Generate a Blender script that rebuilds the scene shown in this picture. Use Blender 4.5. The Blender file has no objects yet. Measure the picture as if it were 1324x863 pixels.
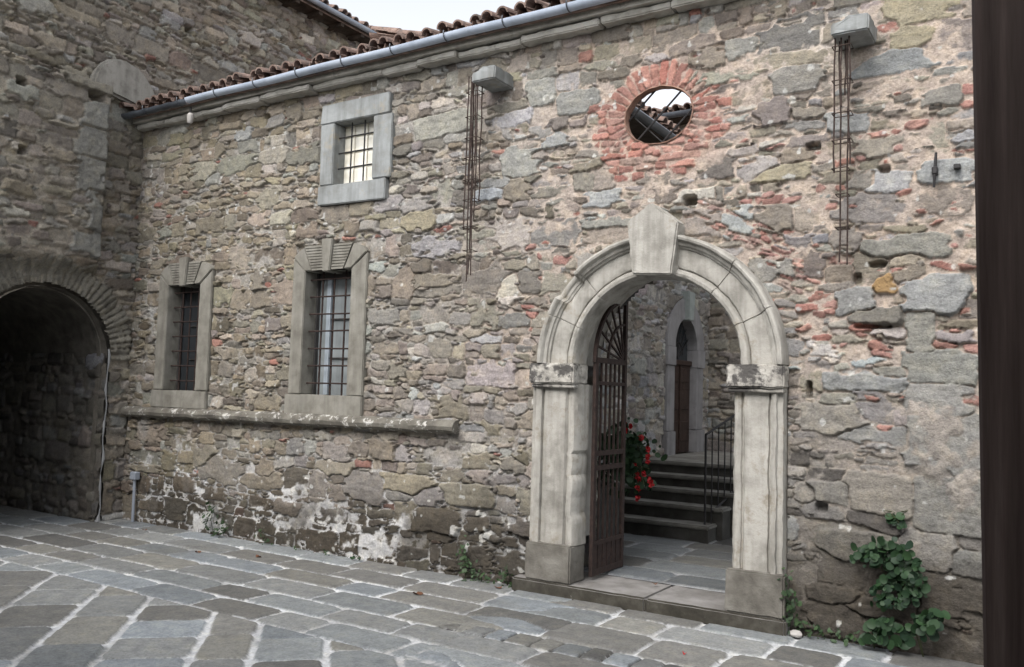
import bpy, bmesh, math, random
import numpy as np
from mathutils import Vector, Matrix, noise as mnoise
random.seed(7); rng = np.random.default_rng(11)
scene = bpy.context.scene
COL = scene.collection
R = math.radians

# ------------------------------------------------------------------ camera
F, YAW, PITCH, ROLL = 1111.8, 0.565864, 0.069982, 0.029418
CAM = np.array([0.0, -6.2, 1.6])
cy, sy = math.cos(YAW), math.sin(YAW)
_f = np.array([-sy*math.cos(PITCH), cy*math.cos(PITCH), math.sin(PITCH)])
_r = np.array([cy, sy, 0.0]); _u = np.cross(_r, _f)
cr, sr = math.cos(ROLL), math.sin(ROLL)
RR, UU_ = cr*_r+sr*_u, -sr*_r+cr*_u
cam = bpy.data.cameras.new("camera"); camo = bpy.data.objects.new("camera", cam); COL.objects.link(camo)
cam.sensor_width = 36; cam.lens = F/1324*36; cam.clip_start = .05; cam.clip_end = 2000
m = Matrix.Identity(4)
for i in range(3):
    m[i][0], m[i][1], m[i][2], m[i][3] = RR[i], UU_[i], -_f[i], CAM[i]
camo.matrix_world = m
scene.camera = camo
# ------------------------------------------------------------------ sky, sun, exposure
SUN_EL, SUN_AZ = 47.0, 184.0          # azimuth clockwise from +y
w = bpy.data.worlds.new("World"); scene.world = w; w.use_nodes = True
nt = w.node_tree; bg = nt.nodes["Background"]
sky = nt.nodes.new("ShaderNodeTexSky"); sky.sky_type = 'NISHITA'; sky.sun_disc = False
sky.sun_elevation = R(SUN_EL); sky.sun_rotation = R(SUN_AZ); sky.dust_density = 3.0; sky.air_density = 1.0
hs = nt.nodes.new("ShaderNodeHueSaturation"); hs.inputs['Saturation'].default_value = .20
nt.links.new(sky.outputs[0], hs.inputs['Color']); nt.links.new(hs.outputs[0], bg.inputs[0])
bg.inputs[1].default_value = .15
sl = bpy.data.lights.new("sun", 'SUN'); sl.energy = .9; sl.angle = R(34); sl.color = (1, .95, .905)
so = bpy.data.objects.new("sun", sl); COL.objects.link(so)
_e, _a = R(SUN_EL), R(SUN_AZ)
sd = Vector((math.sin(_a)*math.cos(_e), math.cos(_a)*math.cos(_e), math.sin(_e)))
so.rotation_euler = (-sd).to_track_quat('-Z', 'Y').to_euler()
so.location = (4, -9, 12)
scene.view_settings.view_transform = 'Standard'; scene.view_settings.look = 'None'
scene.view_settings.exposure = 1.16; scene.view_settings.gamma = 1
scene.render.engine = 'CYCLES'
scene.cycles.use_denoising = True
scene.cycles.max_bounces = 6; scene.cycles.diffuse_bounces = 3

# ------------------------------------------------------------------ helpers
def wp(px, py, Y=0.0):
    "photo measurement -> point (x, z) on the vertical plane y = Y"
    v = _f+(px-662)/F*RR-(py-431.5)/F*UU_
    t = (Y-CAM[1])/v[1]
    return v[0]*t, CAM[2]+v[2]*t
def tag(o, label=None, cat=None, group=None, kind=None):
    if label: o['label'] = label
    if cat: o['category'] = cat
    if group: o['group'] = group
    if kind: o['kind'] = kind
    return o
def empty(name, loc, label, cat, group=None):
    o = bpy.data.objects.new(name, None); COL.objects.link(o); o.location = loc
    o.empty_display_size = .2
    return tag(o, label, cat, group)
def link(name, me, mat, parent=None, smooth=False):
    o = bpy.data.objects.new(name, me); COL.objects.link(o)
    if mat is not None: me.materials.append(mat)
    if smooth: me.polygons.foreach_set('use_smooth', np.ones(len(me.polygons), dtype=bool))
    if parent is not None:
        o.parent = parent
        bpy.context.view_layer.update()
        o.matrix_parent_inverse = parent.matrix_world.inverted()
    return o
def obj(name, bm, mat, parent=None, smooth=False):
    bmesh.ops.recalc_face_normals(bm, faces=bm.faces[:])
    me = bpy.data.meshes.new(name); bm.to_mesh(me); bm.free()
    o = link(name, me, mat, parent, smooth)
    if smooth: me.set_sharp_from_angle(angle=R(32))
    return o
def BM(): return bmesh.new()
def box(bm, c, s, rot=None, bev=0.0, seg=1):
    M = Matrix.Translation(c)
    if rot is not None: M = M @ rot.to_4x4()
    M = M @ Matrix.Diagonal((s[0], s[1], s[2], 1))
    r = bmesh.ops.create_cube(bm, size=1, matrix=M)
    if bev:
        es = list({e for v in r['verts'] for e in v.link_edges})
        bmesh.ops.bevel(bm, geom=es, offset=bev, segments=seg, affect='EDGES')
def prism(bm, poly, y0, y1, bev=0.0, axis='y'):
    "polygon in (x, z) extruded between y0 (front) and y1; axis='x': polygon in (y, z) extruded along x"
    mk = (lambda p, d: (p[0], d, p[1])) if axis == 'y' else (lambda p, d: (d, p[0], p[1]))
    a = [bm.verts.new(mk(p, y0)) for p in poly]; b = [bm.verts.new(mk(p, y1)) for p in poly]
    n = len(poly); fs = [bm.faces.new(a), bm.faces.new(b[::-1])]
    for i in range(n): fs.append(bm.faces.new((a[i], b[i], b[(i+1) % n], a[(i+1) % n])))
    if bev:
        bmesh.ops.recalc_face_normals(bm, faces=fs)
        es = list({e for f in fs for e in f.edges})
        bmesh.ops.bevel(bm, geom=es, offset=bev, segments=2, affect='EDGES')
def tube(bm, pts, r, n=8, closed_ends=True):
    pts = [Vector(p) for p in pts]; rings = []
    rr = r if isinstance(r, (list, tuple)) else [r]*len(pts)
    for i, p in enumerate(pts):
        d = (pts[min(i+1, len(pts)-1)]-pts[max(i-1, 0)]).normalized()
        a = d.orthogonal().normalized() if i == 0 else (pa - d*pa.dot(d)).normalized()
        pa = a; b = d.cross(a)
        rings.append([bm.verts.new(p+(a*math.cos(2*math.pi*k/n)+b*math.sin(2*math.pi*k/n))*rr[i]) for k in range(n)])
    for i in range(len(rings)-1):
        for k in range(n):
            bm.faces.new((rings[i][k], rings[i][(k+1) % n], rings[i+1][(k+1) % n], rings[i+1][k]))
    if closed_ends:
        bm.faces.new(rings[0][::-1]); bm.faces.new(rings[-1])
def rough(bm, amp, scale, off=0.0, maxedge=None):
    if maxedge:
        for _ in range(6):
            es = [e for e in bm.edges if e.calc_length() > maxedge]
            if not es: break
            bmesh.ops.subdivide_edges(bm, edges=es, cuts=1, use_grid_fill=True)
    bm.normal_update()
    mv = []
    for v in bm.verts:
        p = v.co/scale+Vector((off, off*1.7, off*.3))
        q = v.co/(scale*.3)+Vector((off, 3, off*.3))
        mv.append(v.normal*(amp*(mnoise.noise(p)+.5*mnoise.noise(q))))
    for v, d in zip(bm.verts, mv): v.co += d

# ------------------------------------------------------------------ numpy noise
_tab = rng.random((256, 256)).astype(np.float32)
def vnoise(u, v, s, seed=0):
    x = u/s+seed*17.31+500; y = v/s+seed*9.77+500
    xi = np.floor(x).astype(np.int64); yi = np.floor(y).astype(np.int64)
    fx = (x-xi).astype(np.float32); fy = (y-yi).astype(np.float32)
    fx = fx*fx*(3-2*fx); fy = fy*fy*(3-2*fy)
    a = _tab[xi % 256, yi % 256]; b = _tab[(xi+1) % 256, yi % 256]
    c = _tab[xi % 256, (yi+1) % 256]; d = _tab[(xi+1) % 256, (yi+1) % 256]
    return (a+(b-a)*fx)*(1-fy)+(c+(d-c)*fx)*fy
def fbm(u, v, s, o=3, seed=0):
    r = 0; amp = 1; tot = 0
    for k in range(o):
        r = r+amp*(vnoise(u, v, s/2**k, seed+k*3.3)*2-1); tot += amp; amp *= .55
    return r/tot
def sstep(a, b, x):
    t = np.clip((x-a)/(b-a), 0, 1); return t*t*(3-2*t)

# ------------------------------------------------------------------ node materials
def mat(name): 
    m = bpy.data.materials.new(name); m.use_nodes = True
    return m, m.node_tree, m.node_tree.nodes, m.node_tree.links, m.node_tree.nodes['Principled BSDF']
def N(ns, t, **kw):
    n = ns.new(t)
    for k, v in kw.items():
        if k in n.inputs: n.inputs[k].default_value = v
        else: setattr(n, k, v)
    return n
def ramp(ns, stops):
    r = ns.new('ShaderNodeValToRGB'); el = r.color_ramp.elements
    while len(el) < len(stops): el.new(.5)
    for e, (p, c) in zip(el, stops): e.position = p; e.color = (*c, 1) if len(c) == 3 else c
    return r
def weathered(name, base, dark, light, rough_=.85, scale=6.0, bump=.35, stains=None, spec=.3, streak=0.0, metallic=0.0, fine=70):
    m, t, ns, L, b = mat(name)
    tc = N(ns, 'ShaderNodeTexCoord')
    n1 = N(ns, 'ShaderNodeTexNoise', Scale=scale, Detail=8.0, Roughness=.62)
    L.new(tc.outputs['Object'], n1.inputs['Vector'])
    r1 = ramp(ns, [(.30, dark), (.5, base), (.72, light)])
    L.new(n1.outputs['Fac'], r1.inputs['Fac'])
    out = r1.outputs['Color']
    if streak:
        mp = N(ns, 'ShaderNodeMapping'); mp.inputs['Scale'].default_value = (9, 9, .9)
        L.new(tc.outputs['Object'], mp.inputs['Vector'])
        n3 = N(ns, 'ShaderNodeTexNoise', Scale=1.3, Detail=6.0, Roughness=.6); L.new(mp.outputs[0], n3.inputs['Vector'])
        r3 = ramp(ns, [(.42, (1, 1, 1)), (.7, tuple(1-streak*c for c in (1, 1.02, 1.05)))])
        L.new(n3.outputs['Fac'], r3.inputs['Fac'])
        mx = N(ns, 'ShaderNodeMix', data_type='RGBA', blend_type='MULTIPLY'); mx.inputs['Factor'].default_value = 1
        L.new(out, mx.inputs['A']); L.new(r3.outputs['Color'], mx.inputs['B']); out = mx.outputs['Result']
    if stains:
        sc, lo, hi, colr = stains
        n2 = N(ns, 'ShaderNodeTexNoise', Scale=sc, Detail=9.0, Roughness=.7)
        L.new(tc.outputs['Object'], n2.inputs['Vector'])
        r2 = ramp(ns, [(lo, (0, 0, 0)), (hi, (1, 1, 1))]); L.new(n2.outputs['Fac'], r2.inputs['Fac'])
        mx = N(ns, 'ShaderNodeMix', data_type='RGBA'); L.new(r2.outputs['Color'], mx.inputs['Factor'])
        L.new(out, mx.inputs['A']); mx.inputs['B'].default_value = (*colr, 1); out = mx.outputs['Result']
    L.new(out, b.inputs['Base Color'])
    b.inputs['Roughness'].default_value = rough_; b.inputs['Specular IOR Level'].default_value = spec
    b.inputs['Metallic'].default_value = metallic
    nf = N(ns, 'ShaderNodeTexNoise', Scale=fine, Detail=6.0, Roughness=.65); L.new(tc.outputs['Object'], nf.inputs['Vector'])
    bp = N(ns, 'ShaderNodeBump', Strength=bump, Distance=.01)
    L.new(nf.outputs['Fac'], bp.inputs['Height']); L.new(bp.outputs[0], b.inputs['Normal'])
    return m
def rubble(name, rough_=.92, bump=.5, spec=.2):
    m, t, ns, L, b = mat(name)
    at = N(ns, 'ShaderNodeAttribute', attribute_name='Col')
    tc = N(ns, 'ShaderNodeTexCoord')
    n1 = N(ns, 'ShaderNodeTexNoise', Scale=55.0, Detail=7.0, Roughness=.7); L.new(tc.outputs['Object'], n1.inputs['Vector'])
    r1 = ramp(ns, [(.28, (.62, .61, .6)), (.5, (1, 1, 1)), (.74, (1.3, 1.29, 1.27))]); L.new(n1.outputs['Fac'], r1.inputs['Fac'])
    n2 = N(ns, 'ShaderNodeTexNoise', Scale=11.0, Detail=5.0, Roughness=.6); L.new(tc.outputs['Object'], n2.inputs['Vector'])
    r2 = ramp(ns, [(.3, (.8, .8, .82)), (.5, (1, 1, 1)), (.7, (1.16, 1.13, 1.06))]); L.new(n2.outputs['Fac'], r2.inputs['Fac'])
    a = N(ns, 'ShaderNodeMix', data_type='RGBA', blend_type='MULTIPLY'); a.inputs['Factor'].default_value = 1
    c = N(ns, 'ShaderNodeMix', data_type='RGBA', blend_type='MULTIPLY'); c.inputs['Factor'].default_value = 1
    L.new(at.outputs['Color'], a.inputs['A']); L.new(r1.outputs['Color'], a.inputs['B'])
    L.new(a.outputs['Result'], c.inputs['A']); L.new(r2.outputs['Color'], c.inputs['B'])
    L.new(c.outputs['Result'], b.inputs['Base Color'])
    b.inputs['Roughness'].default_value = rough_; b.inputs['Specular IOR Level'].default_value = spec
    nf = N(ns, 'ShaderNodeTexNoise', Scale=80.0, Detail=8.0, Roughness=.7); L.new(tc.outputs['Object'], nf.inputs['Vector'])
    bp = N(ns, 'ShaderNodeBump', Strength=bump, Distance=.018)
    L.new(nf.outputs['Fac'], bp.inputs['Height']); L.new(bp.outputs[0], b.inputs['Normal'])
    return m
def plain(name, c, r=.6, metal=0.0, spec=.4):
    m, t, ns, L, b = mat(name)
    b.inputs['Base Color'].default_value = (*c, 1); b.inputs['Roughness'].default_value = r
    b.inputs['Metallic'].default_value = metal; b.inputs['Specular IOR Level'].default_value = spec
    return m
def leafmat(name, c1, c2):
    m, t, ns, L, b = mat(name)
    at = N(ns, 'ShaderNodeAttribute', attribute_name='Col')
    r = ramp(ns, [(0, c1), (1, c2)]); L.new(at.outputs['Fac'], r.inputs['Fac']); L.new(r.outputs['Color'], b.inputs['Base Color'])
    b.inputs['Roughness'].default_value = .55; b.inputs['Specular IOR Level'].default_value = .3
    b.inputs['Subsurface Weight'].default_value = 0
    return m
M_RUB = rubble("rubble_masonry", bump=.75)
M_PAVE = rubble("paving_stone", rough_=.7, bump=.35, spec=.35)
M_SERENA = weathered("grey_sandstone", (.27, .285, .285), (.19, .19, .18), (.34, .355, .36), scale=4.5, bump=.3, streak=.35, stains=(5.0, .58, .72, (.30, .27, .21)))
M_WINST = weathered("tan_sandstone", (.235, .225, .195), (.15, .14, .12), (.30, .29, .26), scale=5, bump=.35, streak=.3, stains=(7.0, .6, .75, (.17, .155, .13)))
M_GATE = weathered("weathered_limestone", (.40, .385, .35), (.24, .23, .205), (.50, .49, .46), scale=4.5, bump=.4, streak=.38, stains=(4.5, .53, .66, (.27, .245, .20)))
M_CAP = weathered("blackened_limestone", (.42, .40, .36), (.20, .19, .17), (.54, .52, .48), scale=7, bump=.5, stains=(6, .47, .55, (.09, .085, .08)))
M_PLINTH = weathered("damp_sandstone", (.15, .14, .122), (.08, .074, .063), (.23, .22, .195), scale=5, bump=.5, stains=(18, .66, .72, (.34, .34, .33)))
M_STEP = weathered("worn_grey_stone", (.17, .165, .15), (.10, .095, .085), (.25, .245, .23), scale=4, bump=.4, stains=(9, .62, .75, (.28, .28, .27)))
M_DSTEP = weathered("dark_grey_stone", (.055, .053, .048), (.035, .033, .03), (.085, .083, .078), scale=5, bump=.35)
M_THR = weathered('worn_threshold_stone', (.21, .20, .19), (.14, .133, .122), (.29, .28, .27), scale=4, bump=.4, stains=(7, .58, .7, (.12, .11, .10)))
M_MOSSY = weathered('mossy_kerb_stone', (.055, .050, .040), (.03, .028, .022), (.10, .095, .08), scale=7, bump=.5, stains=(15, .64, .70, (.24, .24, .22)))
M_DOORST = weathered("violet_grey_stone", (.24, .235, .24), (.17, .165, .17), (.29, .285, .29), scale=3, bump=.25, streak=.2)
M_LEDGE = weathered("lichened_ledge_stone", (.14, .13, .11), (.08, .075, .065), (.22, .21, .18), scale=6, bump=.6, stains=(13, .55, .62, (.5, .49, .46)))
M_CORN = weathered("pale_cornice_stone", (.42, .405, .37), (.25, .24, .21), (.54, .525, .49), scale=5, bump=.6, stains=(5, .58, .7, (.15, .14, .12)))
M_IRON = weathered("rusty_iron", (.034, .022, .019), (.019, .013, .012), (.055, .034, .028), rough_=.8, scale=25, bump=.3, spec=.3)
M_DIRON = weathered("dark_iron", (.020, .019, .020), (.012, .012, .013), (.035, .030, .028), rough_=.6, scale=25, bump=.2, spec=.4)
M_ROD = weathered("rusted_rebar", (.055, .040, .035), (.03, .022, .02), (.09, .066, .056), rough_=.9, scale=30, bump=.4, spec=.2)
M_ZINC = weathered("zinc_gutter_metal", (.44, .50, .60), (.32, .37, .45), (.52, .58, .67), rough_=.7, scale=5, bump=.1, spec=.35, metallic=0)
M_DZINC = weathered("dark_gutter_metal", (.075, .085, .10), (.045, .05, .06), (.13, .145, .17), rough_=.3, scale=5, bump=.1, spec=.5)
M_TILE = weathered("terracotta_tile", (.21, .145, .12), (.10, .085, .078), (.33, .26, .225), rough_=.9, scale=7, bump=.5, stains=(9, .55, .66, (.085, .08, .07)))
M_BOARD = weathered("dark_eave_wood", (.06, .045, .035), (.03, .024, .02), (.10, .08, .065), scale=9, bump=.4)
M_BRICKT = weathered("brick_reveal", (.26, .15, .11), (.15, .11, .09), (.36, .27, .22), scale=12, bump=.5)
M_LIME = weathered("old_lime_plaster", (.34, .31, .27), (.22, .2, .17), (.45, .42, .37), scale=6, bump=.5)
M_PANE_CREAM = weathered("sky_bright_cream_pane", (.88, .85, .74), (.72, .66, .52), (.92, .91, .85), rough_=.2, scale=5, bump=0.0, spec=.6, streak=.12)  # sky brightness in the glass put into a pale pane colour
M_PANE_BLUE = weathered("pale_curtain_behind_glass", (.25, .275, .285), (.19, .21, .22), (.31, .34, .35), rough_=.22, scale=3, bump=0.0, spec=.5, streak=.25)
M_PANE_DARK = plain("dark_glass", (.03, .034, .038), .12, 0, .5)
M_SASH = plain("pale_blue_sash_paint", (.38, .43, .48), .5)
M_DSASH = plain("grey_sash_wood", (.055, .052, .05), .6)
M_PIPE = plain("grey_plastic_pipe", (.30, .33, .38), .5)
M_WHITE = plain("white_porcelain", (.42, .40, .38), .6)
M_POT = weathered("planter_stone", (.05, .048, .045), (.03, .03, .028), (.08, .078, .07), scale=8, bump=.4)
M_LEAF = leafmat("broad_green_leaf", (.007, .022, .010), (.024, .056, .020))
M_WEED = leafmat("dark_weed_leaf", (.018, .035, .016), (.040, .075, .028))
M_GERL = leafmat("geranium_leaf", (.015, .035, .018), (.035, .07, .03))
M_RED = plain("red_petal", (.42, .02, .025), .6)
M_DRY = plain("dry_leaf", (.12, .055, .03), .8)
M_STEM = plain("green_stem", (.05, .06, .025), .7)
# old brown door wood with vertical grain
def woodmat():
    m, t, ns, L, b = mat("old_brown_wood")
    tc = N(ns, 'ShaderNodeTexCoord'); mp = N(ns, 'ShaderNodeMapping'); mp.inputs['Scale'].default_value = (38, 38, 1.6)
    L.new(tc.outputs['Object'], mp.inputs['Vector'])
    n = N(ns, 'ShaderNodeTexNoise', Scale=1.6, Detail=8.0, Roughness=.65); L.new(mp.outputs[0], n.inputs['Vector'])
    r = ramp(ns, [(.3, (.052, .036, .032)), (.55, (.095, .070, .063)), (.75, (.15, .115, .104))]); L.new(n.outputs['Fac'], r.inputs['Fac'])
    L.new(r.outputs['Color'], b.inputs['Base Color']); b.inputs['Roughness'].default_value = .6; b.inputs['Specular IOR Level'].default_value = .25
    bp = N(ns, 'ShaderNodeBump', Strength=.25, Distance=.004); L.new(n.outputs['Fac'], bp.inputs['Height']); L.new(bp.outputs[0], b.inputs['Normal'])
    return m
M_WOOD = woodmat()
M_DOOR = weathered("red_brown_door_wood", (.042, .026, .021), (.028, .018, .015), (.06, .038, .031), rough_=.6, scale=8, bump=.3, streak=.4)

# ------------------------------------------------------------------ masonry sheets: real relief, one vertex per centimetre or so
STONES = np.array([(.265, .240, .205), (.25, .222, .175), (.262, .258, .252), (.16, .142, .126), (.335, .315, .290), (.285, .298, .312), (.222, .202, .180), (.29, .252, .20)])
BRICKS = np.array([(.36, .145, .115), (.33, .155, .13), (.39, .19, .155), (.29, .125, .105)])
class Sheet:
    def __init__(s, O, U, V, u0, u1, v0, v1, res):
        s.O, s.U, s.V = np.array(O, float), np.array(U, float), np.array(V, float); s.N = np.cross(s.U, s.V)
        s.u = np.arange(u0, u1+res*.5, res); s.v = np.arange(v0, v1+res*.5, res); s.res = res
        s.gu, s.gv = np.meshgrid(s.u, s.v); s.gu = s.gu.astype(np.float32); s.gv = s.gv.astype(np.float32)
        s.seeds = []; s.ex = []; s.clear = []
        s.b = (u0, u1, v0, v1)
    def courses(s, ch=.13, sd=.35, wr=(1., 2.6), split=.35, big=.06, jit=.02, wob=.06, lo=.05, hi=.26, rot=.05, prange=(3.2, 9)):
        u0, u1, v0, v1 = s.b; v = v0-.1
        k = 0
        while v < v1+.1:
            c = float(np.clip(ch*math.exp(rng.normal(0, sd)), lo, hi)); u = u0-.2-rng.random()*.2; k += 1
            while u < u1+.2:
                wd = c*rng.uniform(*wr)*(1.5 if c < .09 else 1)
                vv = v+c/2+wob*(float(vnoise(np.array([u+wd/2]), np.array([v]), 1.1, 5)[0])-.5)*2
                q = rng.random()
                if q < big:
                    s.seeds.append((u+wd/2, vv+c*.3, wd*.62, c*.78, rng.normal(0, rot), rng.uniform(*prange)))
                elif q < big+split and c > .1:
                    f = rng.uniform(.35, .65)
                    if rng.random() < .5:
                        for (d0, d1) in ((0, f), (f, 1)):
                            s.seeds.append((u+wd/2+rng.normal(0, jit), vv-c/2+c*(d0+d1)/2, wd/2, c*(d1-d0)/2, rng.normal(0, rot), rng.uniform(*prange)))
                    else:
                        s.seeds.append((u+wd*f/2, vv, wd*f/2, c/2, rng.normal(0, rot), rng.uniform(*prange)))
                        for (d0, d1) in ((0, f), (f, 1)):
                            s.seeds.append((u+wd*f+wd*(1-f)/2, vv-c/2+c*(d0+d1)/2, wd*(1-f)/2, c*(d1-d0)/2, rng.normal(0, rot), rng.uniform(*prange)))
                else:
                    s.seeds.append((u+wd/2+rng.normal(0, jit), vv+rng.normal(0, jit), wd/2*rng.uniform(.85, 1.1), c/2*rng.uniform(.8, 1.1), rng.normal(0, rot*1.4), rng.uniform(*prange)))
                u += wd
            v += c
    def chips(s, n, a=(.025, .075), b=(.010, .024), dens=None):
        u0, u1, v0, v1 = s.b; k = 0; B = np.array(s.seeds)
        while k < n:
            u, v = rng.uniform(u0, u1), rng.uniform(v0, v1)
            k += 1
            if dens is not None and rng.random() > dens(u, v): continue
            if np.min(((u-B[:, 0])/B[:, 2])**4+((v-B[:, 1])/B[:, 3])**4) < .30: continue
            s.seeds.append((u, v, rng.uniform(*a), rng.uniform(*b), rng.normal(0, .15), rng.uniform(2, 5)))
    def seam(s, line, v0, v1):
        for i, q in enumerate(s.seeds):
            if v0 < q[1] < v1 and abs(q[0]-line) < q[2]:
                s.seeds[i] = ((line-q[2]*.97) if q[0] < line else (line+q[2]*.97),)+q[1:]
    def add(s, u, v, a, b, rot=0., p=6., col=None, h=0.):
        s.ex.append((u, v, a, b, rot, p, col, h))
    def solve(s, colfun, mortar, mcol, depth=.06, edge=.028, face=.010, tilt=.02, round_=.012, noise_=.007, mnz=.015, brickp=None, erode=.012, warp=.024, stain=None, fmax=1.32, strata=.003, crease=.0):
        sd = np.array(s.seeds) if s.seeds else np.zeros((0, 6))
        keep = np.ones(len(sd), bool)
        for (u, v, a, b, r, p, c, h) in s.ex:
            du, dv = sd[:, 0]-u, sd[:, 1]-v; cs, sn = math.cos(r), math.sin(r)
            keep &= ~((np.abs(cs*du+sn*dv) < a*1.08) & (np.abs(-sn*du+cs*dv) < b*1.08))
        for f in s.clear: keep &= ~f(sd[:, 0], sd[:, 1])
        sd = sd[keep]; n0 = len(sd); n = n0+len(s.ex)
        cols = np.zeros((n, 3)); hh = np.zeros(n)
        if n0:
            cols[:n0] = colfun(sd[:, 0], sd[:, 1], n0); hh[:n0] = rng.normal(0, face, n0)
            if brickp is not None:
                isb = (rng.random(n0) < brickp(sd[:, 0], sd[:, 1])) & (sd[:, 2] < .10) & (sd[:, 3] < .045)
                cols[:n0][isb] = (BRICKS[rng.integers(0, 4, isb.sum())]*.72+np.array([.065, .06, .05]))*rng.uniform(.7, 1.1, (isb.sum(), 1))
        for i, e in enumerate(s.ex):
            cols[n0+i] = e[6] if e[6] is not None else colfun(np.array([e[0]]), np.array([e[1]]), 1)[0]
            hh[n0+i] = e[7]
        allz = list(map(tuple, sd))+[e[:6] for e in s.ex]
        nv, nu = s.gu.shape
        F1 = np.full((nv, nu), 9, np.float32); F2 = F1.copy(); ID = np.full((nv, nu), -1, np.int32)
        LU = np.zeros((nv, nu), np.float32); LV = np.zeros((nv, nu), np.float32); BS = np.full((nv, nu), .05, np.float32)
        wu = s.gu+warp*fbm(s.gu, s.gv, .16, 4, 1); wv = s.gv+warp*.8*fbm(s.gu, s.gv, .14, 4, 2)
        uu0, vv0 = s.u[0], s.v[0]
        for i, (u, v, a, b, r, p) in enumerate(allz):
            X = abs(math.cos(r))*a+abs(math.sin(r))*b; Y = abs(math.sin(r))*a+abs(math.cos(r))*b
            X = X*1.4+.03; Y = Y*1.5+.03
            i0 = max(0, int((u-X-uu0)/s.res)); i1 = min(nu, int((u+X-uu0)/s.res)+2)
            j0 = max(0, int((v-Y-vv0)/s.res)); j1 = min(nv, int((v+Y-vv0)/s.res)+2)
            if i0 >= i1 or j0 >= j1: continue
            if i < n0: du, dv = wu[j0:j1, i0:i1]-u, wv[j0:j1, i0:i1]-v
            else:
                k = .35
                du = s.gu[j0:j1, i0:i1]*(1-k)+wu[j0:j1, i0:i1]*k-u; dv = s.gv[j0:j1, i0:i1]*(1-k)+wv[j0:j1, i0:i1]*k-v
            cs, sn = math.cos(r), math.sin(r)
            lu = (cs*du+sn*dv)/a; lv = (-sn*du+cs*dv)/b
            d = (np.abs(lu)**p+np.abs(lv)**p)**(1/p)
            f1 = F1[j0:j1, i0:i1]; f2 = F2[j0:j1, i0:i1]
            c1 = d < f1
            f2[...] = np.where(c1, f1, np.minimum(f2, d)); f1[...] = np.where(c1, d, f1)
            ID[j0:j1, i0:i1][c1] = i; LU[j0:j1, i0:i1][c1] = lu[c1]; LV[j0:j1, i0:i1][c1] = lv[c1]; BS[j0:j1, i0:i1][c1] = min(a, b)
        e = np.minimum((F2-F1)*BS*.9, (fmax-F1)*BS*1.2)+erode*fbm(s.gu, s.gv, .04, 4, 9)
        t = sstep(-.002, np.minimum(edge, BS*.42), e)
        tl = rng.normal(0, tilt*.5, (n, 2))
        ids = np.maximum(ID, 0)
        hs = hh[ids]+tl[ids, 0]*LU*.5+tl[ids, 1]*LV*.5+noise_*fbm(s.gu, s.gv, .05, 4, 14)+crease*(np.abs(fbm(s.gu, s.gv, .11, 3, 17)+.35*LU*np.sign(tl[ids, 0]))-.25)+round_*(1-F1.clip(0, 1)**2)+strata*fbm(s.gu*.16, s.gv+.05*fbm(s.gu, s.gv, .3, 2, 16), .022, 2, 15)
        hs = hs-depth*(1-t)
        mo = mortar(s.gu, s.gv)+mnz*fbm(s.gu, s.gv, .07, 4, 21)
        wgt = sstep(-.004, .004, hs-mo)
        H = np.maximum(hs, mo)
        cst = cols[ids]*(1+.16*fbm(s.gu, s.gv, .10, 3, 31))[..., None]
        cmo = mcol(s.gu, s.gv)*(1+.24*fbm(s.gu, s.gv, .06, 4, 33))[..., None]
        C = cst*wgt[..., None]+cmo*(1-wgt[..., None])
        s.H, s.C, s.wgt, s.ID = H, C, wgt, ID
        return s
    def build(s, name, material, parent=None, hole=None):
        nv, nu = s.gu.shape
        P = s.O+s.gu[..., None]*s.U+s.gv[..., None]*s.V+s.H[..., None]*s.N
        idx = np.arange(nv*nu).reshape(nv, nu)
        q = np.stack([idx[:-1, :-1], idx[:-1, 1:], idx[1:, 1:], idx[1:, :-1]], -1).reshape(-1, 4)
        if hole is not None:
            cu = (s.gu[:-1, :-1]+s.res/2).ravel(); cv = (s.gv[:-1, :-1]+s.res/2).ravel()
            q = q[~hole(cu, cv)]
        used = np.unique(q); remap = np.zeros(nv*nu, np.int64); remap[used] = np.arange(len(used)); q = remap[q]
        P = P.reshape(-1, 3)[used]; C = s.C.reshape(-1, 3)[used]
        me = bpy.data.meshes.new(name)
        me.vertices.add(len(P)); me.vertices.foreach_set('co', P.astype(np.float32).ravel())
        me.loops.add(q.size); me.loops.foreach_set('vertex_index', q.astype(np.int32).ravel())
        me.polygons.add(len(q)); me.polygons.foreach_set('loop_start', np.arange(0, q.size, 4, dtype=np.int32))
        me.polygons.foreach_set('loop_total', np.full(len(q), 4, np.int32))
        at = me.color_attributes.new('Col', 'FLOAT_COLOR', 'POINT')
        at.data.foreach_set('color', np.concatenate([np.clip(C, .004, .9), np.ones((len(C), 1))], 1).astype(np.float32).ravel())
        me.update(calc_edges=True)
        return link(name, me, material, parent, smooth=True)
def mixc(a, b, t): return np.array(a)*(1-t[..., None])+np.array(b)*t[..., None]
def pick(n, w): 
    c = STONES[rng.choice(len(STONES), n, p=np.array(w)/sum(w))]
    g_ = c.mean(1, keepdims=True)*np.array([1.03, 1.0, .94])
    c = c*.66+g_*.34
    return c*np.exp(rng.normal(0, .17, (n, 1)))*(1+rng.normal(0, .02, (n, 3)))

# ================================================================== THE SETTING: ground and paving
def flat_plane(name, x0, x1, y0, y1, z, m, kind='structure'):
    bm = BM(); vs = [bm.verts.new(p) for p in ((x0, y0, z), (x1, y0, z), (x1, y1, z), (x0, y1, z))]; bm.faces.new(vs)
    return tag(obj(name, bm, m), kind=kind)
M_EARTH = weathered("packed_earth", (.13, .12, .10), (.09, .08, .07), (.17, .16, .14), scale=2)
flat_plane('ground', -300, 300, -300, 300, -.09, M_EARTH)

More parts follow.
